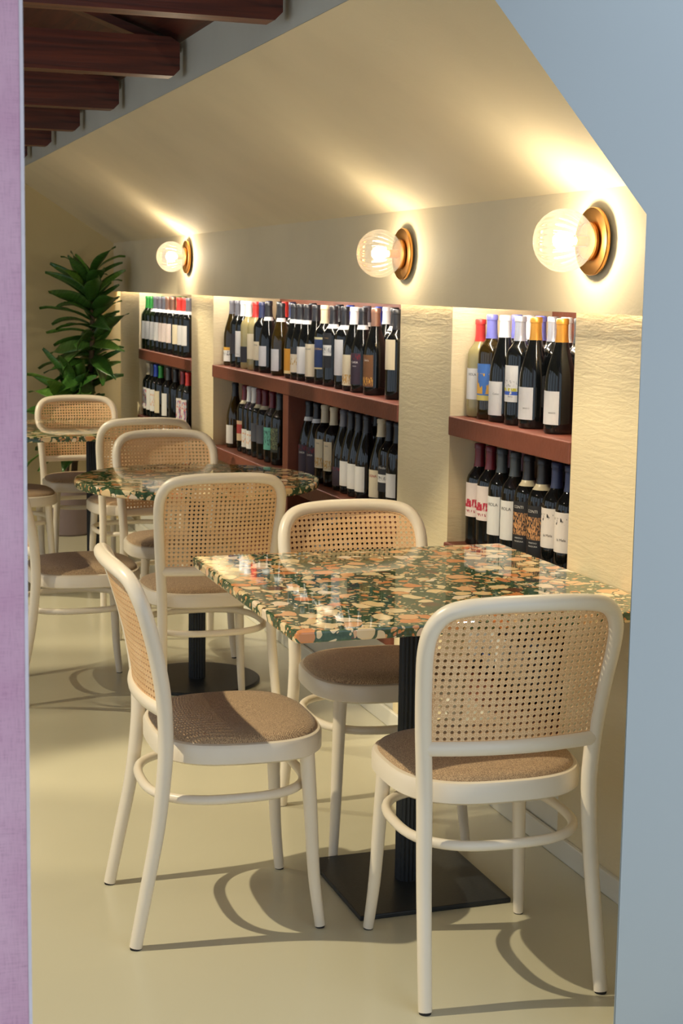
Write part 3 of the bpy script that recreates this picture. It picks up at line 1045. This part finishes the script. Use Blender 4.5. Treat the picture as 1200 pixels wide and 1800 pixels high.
def place_bottles():
    for it in range(460):
        for i, A in enumerate(SPECS):
            for B2 in SPECS[i + 1:]:
                if A['tier'] != B2['tier'] or A['bay'] != B2['bay']:
                    continue
                dx, dy = A['p'][0] - B2['p'][0], A['p'][1] - B2['p'][1]
                L = math.hypot(dx, dy); need = A['r'] + B2['r'] + .002
                if L < need:
                    if L < 1e-5:
                        dx, dy, L = .3, 1, 1.04
                    wa = .5 if bool(A['back']) == bool(B2['back']) else (.85 if A['back'] else .15)
                    k_ = (need - L) / L
                    A['p'][0] += dx * k_ * wa; A['p'][1] += dy * k_ * wa
                    B2['p'][0] -= dx * k_ * (1 - wa); B2['p'][1] -= dy * k_ * (1 - wa)
        for A in SPECS:
            r = A['r']
            if it < 330:
                A['p'][0] += .03 * (A['a'][0] - A['p'][0]); A['p'][1] += .03 * (A['a'][1] - A['p'][1])
            A['p'][0] = min(max(A['p'][0], PX + r + .006), NB - r - .002)
            A['p'][1] = min(max(A['p'][1], A['bay'][0] + r + .003), A['bay'][1] - r - .003)
            if A['tier'] > 0 and A['bay'] == BAYS[1] and abs(A['p'][1] - 5.85) < .035 + r + .003:
                A['p'][1] = 5.85 + math.copysign(.035 + r + .003, A['a'][1] - 5.85)
    for A in SPECS:
        kind, glass, cap, lab, label, group, lz, band, text, rot, s, half = A['args']
        t = thing('wine_bottle', label, 'bottle', (A['p'][0], A['p'][1], SZ[A['tier']] + .0003), math.radians(rot), group)
        t.scale = (s, s, s)
        link('bottle_glass', bottle_meshes(kind, glass), t)
        cp = link('capsule', capsule_mesh(kind, cap, .232 if kind == 'bx' else .238, .3), t)
        if band:
            link('capsule_band', capsule_mesh(kind, band, .2325 - .016 if kind == 'bx' else .2385 - .016, .2325 if kind == 'bx' else .2385, 'capsule_band'), cp)
        if lab:
            lo = link('paper_label', label_mesh(kind, lab, lz[0], lz[1], half), t)
            for (s_, ink, size, z, adeg) in text:
                link('lettering', text_mesh(s_, ink, size, kind, z, adeg), lo)


g3a = 'bottles on the upper shelf of the near niche'; u3 = 'on the upper shelf of the near niche'
z5 = lambda x, y: (770 + x / 3.243, 520 + y / 3.243)
z4 = lambda x, y: (380 + x / 3.636, 490 + y / 3.636)
z8 = lambda x, y: (190 + x / 5.217, 480 + y / 5.217)
B = bottle
B(*z5(228, 684), 0, 'bx', 'cl', 'red', 'white', 'pale yellow wine bottle with red foil ' + u3, g3a, (.055, .150), text=[('VIOLA', 'k', .011, .128, 28)], half=66, s=.95)
B(*z5(292, 694), 0, 'bx', 'ol', 'lil', 'guitar', 'wine bottle with lilac foil and blue label with an orange figure', g3a, (.055, .160), half=62)
B(*z5(366, 712), 0, 'bg', 'dk', 'wht', 'white', 'dark sloping wine bottle with white foil, between lilac and silver foils', g3a, (.02, .115), text=[('Curno', 'k', .008, .078, 34)])
B(*z5(452, 722), 0, 'bx', 'dk', 'sil', 'mountain', 'wine bottle with silver foil and a blue and yellow landscape on its label', g3a, (.065, .165), text=[('Bianco', 'k', .006, .078, 28)])
B(*z5(540, 742), 0, 'bg', 'dk', 'gld', 'grey', 'frontmost wine bottle with gold foil, left of the two gold ones', g3a, (.025, .112), text=[('BIANCO', 'k', .0055, .054, 34)])
B(*z5(688, 742), 0, 'bg', 'dk', 'gld', 'grey', 'wine bottle with gold foil against the right pillar', g3a, (.025, .112), text=[('BIANCO', 'k', .0055, .054, 34)])
B(*z5(636, 722), 0, 'bx', 'dk', 'sil', 'mountain', 'wine bottle with silver foil standing between the two gold foils', g3a, (.065, .165), back=.02)
for i, (x, y, cp) in enumerate(((440, 700, 'lil'), (520, 705, 'wht'), (590, 700, 'lil'), (690, 712, 'wht'), (750, 735, 'gbl'))):
    B(*z5(x, y), 0, 'bx', 'dk', cp, 'white', ['wine bottle with lilac foil in the back row, behind the white foil', 'wine bottle with white foil in the back row, behind the left gold foil', 'wine bottle with lilac foil in the back row, left of the right gold foil',
      'wine bottle with white foil in the back row, behind the right gold foil', 'dark wine bottle almost hidden by the right pillar, upper shelf'][i], g3a, (.055, .15), back=.075)
g3b = 'bottles on the middle shelf of the near niche'
B(*z5(228, 1420), 1, 'bx', 'dk', 'mar', 'swoosh', 'wine bottle with maroon foil and red swoosh label, left of the pair', g3b, (.085, .185), half=64)
B(*z5(286, 1428), 1, 'bx', 'dk', 'mar', 'swoosh', 'wine bottle with maroon foil and red swoosh label, right of the pair', g3b, (.085, .185), half=64)
B(*z5(345, 1442), 1, 'bx', 'dk', 'gbl', 'white', 'dark wine bottle with white label and red seal, left of the pair', g3b, (.055, .165), text=[('VIOLA', 'k', .013, .138, 24)])
B(*z5(425, 1455), 1, 'bx', 'dk', 'gbl', 'white', 'dark wine bottle with white label and red seal, right of the pair', g3b, (.055, .165), text=[('VIOLA', 'k', .013, .138, 24)])
B(*z5(500, 1480), 1, 'bx', 'dk', 'blk', 'ornate', 'wine bottle with black ornate gold label, left of the pair', g3b, (.035, .175), band='crm', half=66, text=[('CONTI', 'w', .011, .156, 22), ('PRIMITIVO', 'w', .0058, .072, 28), ('MANDURIA', 'w', .0058, .063, 28)])
B(*z5(580, 1500), 1, 'bx', 'dk', 'blk', 'ornate', 'wine bottle with black ornate gold label, right of the pair', g3b, (.035, .175), band='crm', half=66, text=[('CONTI', 'w', .011, .156, 22), ('PRIMITIVO', 'w', .0058, .072, 28), ('MANDURIA', 'w', .0058, .063, 28)])
B(*z5(672, 1530), 1, 'bx', 'dk', 'nvy', 'dots', 'wine bottle with dotted white label, left of the pair by the right pillar', g3b, (.075, .18), text=[('la Mela', 'k', .010, .105, 30)])
B(*z5(726, 1545), 1, 'bx', 'dk', 'nvy', 'dots', 'wine bottle with dotted white label, pressed against the right pillar', g3b, (.075, .18), text=[('la Mela', 'k', .010, .105, 30)])
for i, (x, y, cp) in enumerate(((410, 1400, 'mar'), (480, 1410, 'mar'), (600, 1440, 'blk'), (690, 1460, 'gbl'))):
    B(*z5(x, y), 1, 'bx', 'dk', cp, None, ['dark wine bottle with maroon foil in the back row, left of two', 'dark wine bottle with maroon foil in the back row, right of two', 'dark wine bottle with black foil in the back row behind the ornate labels', 'dark wine bottle in the back row behind the dotted labels'][i], g3b, back=.07)
# lowest shelf of the near niche (seen through the cane)
g3c = 'bottles on the lowest shelf of the near niche'
for i, (yy, lb, cp) in enumerate(((4.10, 'white', 'wht'), (4.005, 'mountain', 'lil'), (3.91, 'white', 'sil'), (3.815, 'white', 'gld'), (3.72, 'dark', 'blk'), (3.62, 'dark', 'blk'))):
    v = Vector((1.85, yy - .035, SZ[2])) - Vector((0, 0, CAMH))
    zz = v.dot(F_); B(600 + 2700 * v.dot(R_) / zz, 900 - 2700 * v.dot(U_) / zz, 2, 'bx' if i % 2 else 'bg', 'dk', cp, lb, ['farthest', 'second farthest', 'third farthest', 'third nearest', 'second nearest', 'nearest'][i] + ' wine bottle on the lowest shelf, seen through the cane', g3c, (.05, .14))

g2a = 'bottles on the upper shelf of the long niche'; u2 = 'on the long upper shelf'
rows = [
    (103, 547, 'bg', 'ol', 'gry', 'yelltop', None, (.02, .085), 'leftmost olive wine bottle with yellow-topped label ' + u2),
    (140, 554, 'bx', 'dk', 'gry', 'dark', None, (.06, .15), 'dark wine bottle with grey foil and dark label, second from the left, upper shelf'),
    (175, 562, 'bx', 'dk', 'wht', 'white', None, (.05, .165), 'dark wine bottle with tall white foil near the left end ' + u2),
    (208, 574, 'bx', 'cl', 'wht', 'dark', None, (.03, .10), 'pale greenish wine bottle with dark label ' + u2),
    (252, 582, 'bx', 'cl', 'red', 'cream', None, (.05, .16), 'pale yellow wine bottle with red foil ' + u2),
    (292, 588, 'bx', 'dk', 'nvy', 'cream', None, (.05, .13), 'dark wine bottle with navy foil, right of the pale yellow ones, upper shelf'),
    (332, 600, 'bg', 'dk', 'blk', 'grey', 'wht', (.03, .115), 'sloping black-capped wine bottle with grey label, left of two alike, upper shelf'),
    (412, 611, 'bg', 'ol', 'blk', 'grey', 'wht', (.02, .11), 'sloping olive wine bottle with grey label, right of two alike, upper shelf'),
    (497, 634, 'bg', 'dk', 'blk', 'orange', 'wht', (.02, .12), 'wine bottle with ochre label ' + u2),
    (537, 643, 'bg', 'dk', 'blk', 'half', 'wht', (.03, .13), 'wine bottle with dark-topped cream label, right of the ochre one'),
    (580, 653, 'bg', 'dk', 'blk', 'white', 'wht', (.03, .135), 'wine bottle with white label and black foil, fourth left of the navy label'),
    (634, 665, 'bg', 'dk', 'blk', 'cream', None, (.025, .15), 'wine bottle with tilted cream label, left of the navy label'),
    (688, 677, 'bx', 'dk', 'crm', 'navy', None, (.06, .18), 'wine bottle with navy label and cream foil ' + u2),
    (744, 687, 'bx', 'dk', 'blk', 'bw', 'wht', (.07, .20), 'wine bottle with black and white label, right of the navy label'),
    (818, 698, 'bx', 'dk', 'blk', 'grey', 'wht', (.05, .18), 'wine bottle with a large pale grey label, below the blue foil'),
    (876, 710, 'bg', 'dk', 'wht', 'goldwave', None, (.02, .13), 'wine bottle with white foil and cream label with gold lines'),
    (930, 720, 'bg', 'dk', 'blk', 'purple', 'wht', (.03, .14), 'wine bottle with dark purple label, left of the brown label'),
    (1012, 736, 'bg', 'dk', 'brz', 'brown', None, (.03, .14), 'front wine bottle with bronze foil and brown gold label'),
    (1148, 752, 'bx', 'dk', 'blk', 'cream', None, (.10, .20), 'wine bottle with cream label cut off by the right pillar ' + u2),
]
TX2 = {12: [('CAVINA', 'g', .012, .132, 26)], 16: [('GIARA', 'w', .011, .104, 26), ('ROSSO', 'w', .006, .092, 26)], 11: [('SINA AUR', 'k', .008, .128, 10)], 13: [('UVINO', 'g', .007, .178, 26)], 17: [('Giara', 'w', .011, .118, 20)], 5: [('ETNA', 'k', .009, .112, 26)], 2: [('RASSA', 'k', .006, .06, 26)]}
for i, (x, y, kd, gl, cp, lb, bd, lz, txt) in enumerate(rows):
    B(*z4(x, y), 0, kd, gl, cp, lb, txt, g2a, lz, band=bd, text=TX2.get(i, ()), rot=8 if i == 11 else 0)
backs = [(335, 560, 'bx', 'nvy', None, 'navy'), (405, 575, 'bg', 'blk', None, 'black'), (435, 585, 'bx', 'red', None, 'red'), (482, 595, 'bx', 'nvy', None, 'dark blue'), (612, 625, 'bx', 'blk', 'wht', 'black white-banded'), (782, 660, 'bx', 'blk', None, 'plain black'),
         (850, 672, 'bx', 'blu', None, 'bright blue'), (955, 690, 'bg', 'gry', 'wht', 'grey white-banded'), (1078, 712, 'bg', 'wht', None, 'white'), (1125, 716, 'bx', 'blk', 'wht', 'rightmost black'), (1040, 700, 'bx', 'blu', None, 'blue-tipped')]
for x, y, kd, cp, bd, w_ in backs:
    B(*z4(x, y), 0, kd, 'dk', cp, 'dark' if x > 1000 else 'white', 'back-row wine bottle with ' + w_ + ' foil on the long shelf', g2a, (.05, .13), band=bd, back=.085, text=[('BA', 'w', .012, .10, 30)] if x == 1125 else ())
g2b = 'bottles on the long middle shelf, left of the divider'
rowsb = [
    (120, 1074, 'bg', 'ol', 'blk', 'white', None, (.02, .105), 'lone olive wine bottle with white label at the left end of the middle shelf'),
    (184, 1108, 'bx', 'dk', 'mar', 'redcream', 'crm', (.05, .14), 'wine bottle with red and cream label and maroon foil'),
    (216, 1120, 'bx', 'dk', 'wht', 'flower', None, (.03, .11), 'wine bottle with white foil and orange flower label, left of the pair'),
    (246, 1135, 'bx', 'dk', 'wht', 'flower', None, (.03, .11), 'wine bottle with white foil and orange flower label, right of the pair'),
    (275, 1145, 'bx', 'dk', 'mar', 'darkgrey', 'crm', (.07, .15), 'wine bottle with slate label and maroon foil, left of the pair'),
    (312, 1160, 'bx', 'dk', 'mar', 'darkgrey', 'crm', (.07, .15), 'wine bottle with slate label and maroon foil, right of the pair'),
    (358, 1172, 'bx', 'dk', 'mar', 'teal', None, (.055, .15), 'wine bottle with teal label next to the divider'),
    (404, 1188, 'bx', 'dk', 'gbl', 'greenorn', None, (.055, .16), 'wine bottle with dark ornate label touching the divider'),
]
for i, (x, y, kd, gl, cp, lb, bd, lz, txt) in enumerate(rowsb):
    B(*z4(x, y), 1, kd, gl, cp, lb, txt, g2b, lz, band=bd)
g2c = 'bottles on the long middle shelf, right of the divider'
rowsc = [
    (590, 1250, 'bg', 'dk', 'blk', 'purple', 'wht', (.02, .13), 'wine bottle with dark purple label, left of the pair right of the divider', [('GIARA', 'w', .011, .095, 26)]),
    (640, 1275, 'bg', 'dk', 'blk', 'purple', 'wht', (.02, .13), 'wine bottle with dark purple label, right of the pair right of the divider', [('GIARA', 'w', .011, .095, 26)]),
    (690, 1302, 'bx', 'dk', 'crm', 'goldwave', None, (.06, .17), 'wine bottle with cream foil and beige gold-wave label, left of the pair', [('fieldo', 'k', .008, .152, 26)]),
    (746, 1320, 'bx', 'dk', 'crm', 'goldwave', None, (.06, .17), 'wine bottle with cream foil and beige gold-wave label, right of the pair', [('fieldo', 'k', .008, .152, 26)]),
    (825, 1345, 'bg', 'dk', 'gry', 'purple', None, (.02, .09), 'wine bottle with grey foil and small purple label', []),
    (858, 1375, 'bg', 'dk', 'blk', 'white', None, (.03, .12), 'wine bottle with plain white label, first of three alike', []),
    (900, 1392, 'bg', 'dk', 'blk', 'white', None, (.03, .12), 'wine bottle with plain white label, middle of three alike', []),
    (948, 1410, 'bg', 'dk', 'blk', 'white', None, (.03, .12), 'wine bottle with plain white label, last of three alike', []),
    (1050, 1425, 'bg', 'dk', 'crm', 'cream', None, (.03, .125), 'wine bottle with cream foil and cream label near the pillar', [('OGNA', 'r', .013, .10, 22)]),
    (1102, 1442, 'bx', 'dk', 'blk', 'bw', None, (.06, .15), 'wine bottle with dark label and white stripe near the pillar', [('Il Pirello', 'w', .011, .138, 24)]),
    (1150, 1456, 'bx', 'dk', 'blk', 'white', None, (.05, .13), 'wine bottle half hidden by the pillar on the middle shelf', []),
]
for x, y, kd, gl, cp, lb, bd, lz, txt, tx in rowsc:
    B(*z4(x, y), 1, kd, gl, cp, lb, txt, g2c, lz, band=bd, text=tx)
for i, (x, y, cp) in enumerate(((660, 1240, 'blk'), (790, 1290, 'crm'), (850, 1310, 'wht'), (970, 1345, 'sil'), (1020, 1360, 'blk'))):
    B(*z4(x, y), 1, 'bx', 'dk', cp, None, 'back-row wine bottle with ' + ['black', 'cream', 'white', 'silver', 'dull black'][i] + ' foil on the middle shelf right of the divider', g2c, back=.08)
g2d = 'bottles on the lowest shelf of the long niche'
for i, yy in enumerate((5.62, 5.50, 5.30, 5.18)):
    v = Vector((1.86, yy - .04, SZ[2])) - Vector((0, 0, CAMH)); zz = v.dot(F_)
    B(600 + 2700 * v.dot(R_) / zz, 900 - 2700 * v.dot(U_) / zz, 2, 'bx', 'dk', ('gry', 'sil', 'blk', 'mar')[i], 'white', ['farthest', 'second farthest', 'second nearest', 'nearest'][i] + ' wine bottle on the lowest shelf behind the round table', g2d, (.05, .14))
g1a = 'bottles on the upper shelf of the far niche'; u1 = 'on the far upper shelf'
r1 = [(312, 690, 'gr', 'grn', 'white', None, 'leftmost wine bottle with green foil ' + u1), (345, 696, 'gr', 'grn', 'white', None, 'middle wine bottle with green foil ' + u1), (388, 702, 'gr', 'grn', 'white', None, 'right wine bottle with green foil ' + u1),
      (440, 720, 'gr', 'gry', 'white', 'wht', 'wine bottle with grey foil, first after the green foils ' + u1), (482, 727, 'dk', 'gry', 'white', 'wht', 'wine bottle with grey foil, second after the green foils ' + u1),
      (524, 742, 'dk', 'gry', 'pink', 'wht', 'wine bottle with pinkish label, first of three ' + u1), (552, 748, 'dk', 'brz', 'pink', 'wht', 'wine bottle with pinkish label, middle of three ' + u1), (596, 757, 'dk', 'brz', 'pink', 'wht', 'wine bottle with pinkish label, last of three ' + u1),
      (655, 764, 'dk', 'red', 'cream', 'wht', 'wine bottle with red foil and cream label ' + u1), (702, 780, 'dk', 'red', 'grey', 'wht', 'wine bottle with red foil and grey label ' + u1), (740, 790, 'dk', 'gry', 'grey', 'wht', 'wine bottle with grey foil cut off by the pillar ' + u1)]
for x, y, gl, cp, lb, bd, txt in r1:
    B(*z8(x, y), 0, 'bx', gl, cp, lb, txt, g1a, (.06, .16), band=bd)
for i, (x, cp) in enumerate(((580, 'grn'), (620, 'gry'), (700, 'grn'))):
    B(*z8(x, 725 + i * 8), 0, 'bx', 'gr', cp, 'white', 'back-row wine bottle with ' + ['light green', 'dull grey', 'dark green'][i] + ' foil ' + u1, g1a, (.06, .16), back=.09)
g1b = 'bottles on the middle shelf of the far niche'
r2 = [(378, 1308, 'crm', 'colour', 'wine bottle with colourful label at the left end of the far middle shelf'), (412, 1316, 'gbl', 'white', 'wine bottle with white label and dark foil, second on the far middle shelf'), (446, 1322, 'blu', 'flower', 'wine bottle with blue foil on the far middle shelf'),
      (488, 1330, 'grn', 'cream', 'wine bottle with green foil on the far middle shelf'), (556, 1342, 'gbl', 'white', 'wine bottle with large white label in the middle of the far middle shelf'), (622, 1350, 'blk', None, 'wine bottle without label on the far middle shelf'),
      (690, 1362, 'mar', 'colour', 'wine bottle with maroon foil and red print on the far middle shelf'), (736, 1380, 'red', 'colour', 'wine bottle with red foil next to the pillar on the far middle shelf')]
for x, y, cp, lb, txt in r2:
    B(*z8(x, y), 1, 'bx', 'dk', cp, lb, txt, g1b, (.04, .16))

place_bottles()

# ------------------------------------------------------------------ potted plant
PXY = (1.37, 8.80)
pl = thing('potted_dracaena', 'tall potted dracaena with glossy dark green leaves in the far corner', 'plant', (PXY[0], PXY[1], 0))
bm = bmesh.new(); bm_lathe(bm, [(.115, 0), (.125, .01), (.148, .27), (.152, .30), (.152, .315), (.142, .315), (.138, .28), (0, .28)], 36, cap=False)
bm.faces.ensure_lookup_table()
mobj('plant_pot', bm, M['pot'], pl, angle=35)
bm = bmesh.new(); bm_lathe(bm, [(.1375, .281), (.10, .287), (0, .29)], 28, cap=False); mobj('potting_soil', bm, M['soil'], pl)
rnd = random.Random(11)
LEAFM = []


def leaf_mesh(L, wd, droop, fold, twist, mat):
    """strap leaf along +X, arching down, creased along the midrib; thin but closed."""
    bm = bmesh.new()
    n = 9
    rows_ = []
    x = z = 0.0
    ang = 0.0
    for i in range(n + 1):
        t = i / n
        w2 = wd * (0.16 + 0.84 * math.sin(PI * min(1, (t * 0.90 + .10))) ** 1.1) * (1 - t ** 5)
        w2 = max(w2, .0012)
        tw = twist * t
        r = []
        for s, h in ((-1, 0), (-.5, 0), (0, 0), (.5, 0), (1, 0)):
            yy = s * w2; zz = -fold * (1 - abs(s)) * w2 + .010 * math.sin(t * 7 + s) * t
            r.append(Vector((x - math.sin(ang) * zz, yy * math.cos(tw), z + math.cos(ang) * zz + yy * math.sin(tw))))
        rows_.append(r)
        ang = -droop * (t ** 1.5)
        x += L / n * math.cos(ang); z += L / n * math.sin(ang)
    th_ = .0009
    up = [[bm.verts.new(p) for p in r] for r in rows_]
    dn = [[bm.verts.new(p - Vector((0, 0, th_))) for p in r] for r in rows_]
    m_ = 5
    for i in range(n):
        for j in range(m_ - 1):
            bm.faces.new((up[i][j], up[i + 1][j], up[i + 1][j + 1], up[i][j + 1]))
            bm.faces.new((dn[i][j], dn[i][j + 1], dn[i + 1][j + 1], dn[i + 1][j]))
        bm.faces.new((up[i][0], dn[i][0], dn[i + 1][0], up[i + 1][0]))
        bm.faces.new((up[i][m_ - 1], up[i + 1][m_ - 1], dn[i + 1][m_ - 1], dn[i][m_ - 1]))
    bm.faces.new(up[0] + dn[0][::-1]); bm.faces.new(up[n] + dn[n][::-1])
    bmesh.ops.recalc_face_normals(bm, faces=bm.faces)
    me = bpy.data.meshes.new('leaf'); bm.to_mesh(me); bm.free(); me.materials.append(mat)
    for p in me.polygons:
        p.use_smooth = True
    return me


for i in range(10):
    LEAFM.append(leaf_mesh(rnd.uniform(.24, .34), rnd.uniform(.036, .046), rnd.uniform(.5, 1.5), rnd.uniform(.15, .4), rnd.uniform(-.6, .6), M['leaf1'] if i % 4 == 0 else M['leaf0']))


def stem_with_leaves(path, z_lo, nleaf, lscale, xlim):
    pts = catmull(path, 6)
    bm = bmesh.new(); bm_tube(bm, pts, [.018 - .006 * i / len(pts) for i in range(len(pts))], 10, up=Vector((1, 0, 0)))
    mobj('stem', bm, M['bark'], pl)
    ztop = pts[-1].z
    for i in range(nleaf):
        f = (i + .5) / nleaf
        z = z_lo + (ztop - z_lo) * f
        p = min(pts, key=lambda q: abs(q.z - z)).copy(); p.z = z
        az = i * 2.39996 + rnd.uniform(-.3, .3)
        elev = -0.25 + 1.35 * f ** 1.3 + rnd.uniform(-.15, .15)
        me = rnd.choice(LEAFM)
        sc = lscale * rnd.uniform(.8, 1.1) * (1.0 if f < .85 else .85)
        reach = .31 * sc * math.cos(elev)
        # keep leaves off the walls
        wx = PXY[0] + p.x + math.cos(az) * reach; wy = PXY[1] + p.y + math.sin(az) * reach
        if wy > YF - .03:
            az = math.atan2(YF - .05 - PXY[1] - p.y, math.cos(az) * reach) if abs(math.cos(az)) > .3 else -az
        if PXY[0] + p.x + math.cos(az) * reach > FX - .06 and z < 1.8:
            elev = max(elev, .85); sc *= .72
        o = link('leaf', me, pl)
        o.location = p
        q = Matrix.Rotation(az, 4, 'Z') @ Matrix.Rotation(-elev, 4, 'Y') @ Matrix.Rotation(rnd.uniform(-.9, .9), 4, 'X')
        o.rotation_euler = q.to_euler(); o.scale = (sc, sc, sc)


stem_with_leaves([(.03, 0, .285), (.06, .0, .6), (.13, -.02, .95), (.145, -.02, 1.25), (.13, -.02, 1.47)], .88, 66, 1.2, 0)
stem_with_leaves([(-.03, -.04, .285), (.0, -.05, .5), (.02, -.06, .66), (.015, -.07, .86)], .50, 46, 1.2, 0)

# ------------------------------------------------------------------ curtain in the foreground
ct = thing('linen_curtain', 'mauve linen curtain with pale hem at the left edge', 'curtain', (0.194, 1.50, 0.0))


def curtain_strip(x0_, x1_, n, th_, z0, z1, mat, nm, off=0.0):
    bm = bmesh.new()
    nz = 14
    def yy(x, z):
        s = min(1.0, (-x) / .10)
        return s * (.022 * math.sin((-x) * 42) + .010 * math.sin((-x) * 90 + z * 1.3)) + .004 * math.sin(z * 3.1)
    def xx(x, z):
        return x - .0025 * math.sin(z * 2.3) 
    fr, bk = [], []
    for k in range(nz + 1):
        z = z0 + (z1 - z0) * k / nz
        fr.append([bm.verts.new(Vector((xx(x0_ + (x1_ - x0_) * i / n, z), yy(x0_ + (x1_ - x0_) * i / n, z) - off, z))) for i in range(n + 1)])
        bk.append([bm.verts.new(Vector((xx(x0_ + (x1_ - x0_) * i / n, z), yy(x0_ + (x1_ - x0_) * i / n, z) - off + th_, z))) for i in range(n + 1)])
    for k in range(nz):
        for i in range(n):
            bm.faces.new((fr[k][i], fr[k][i + 1], fr[k + 1][i + 1], fr[k + 1][i]))
            bm.faces.new((bk[k][i], bk[k + 1][i], bk[k + 1][i + 1], bk[k][i + 1]))
        bm.faces.new((fr[k][0], fr[k + 1][0], bk[k + 1][0], bk[k][0]))
        bm.faces.new((fr[k][n], bk[k][n], bk[k + 1][n], fr[k + 1][n]))
    bm.faces.new(fr[0] + bk[0][::-1]); bm.faces.new(fr[nz] + bk[nz][::-1])
    return mobj(nm, bm, mat, ct, angle=60)


curtain_strip(-.42, -.0036, 80, .0016, .03, 2.5, M['linen'], 'cloth')
curtain_strip(-.0034, 0.0, 3, .0030, .03, 2.5, M['hem'], 'hem', .0007)
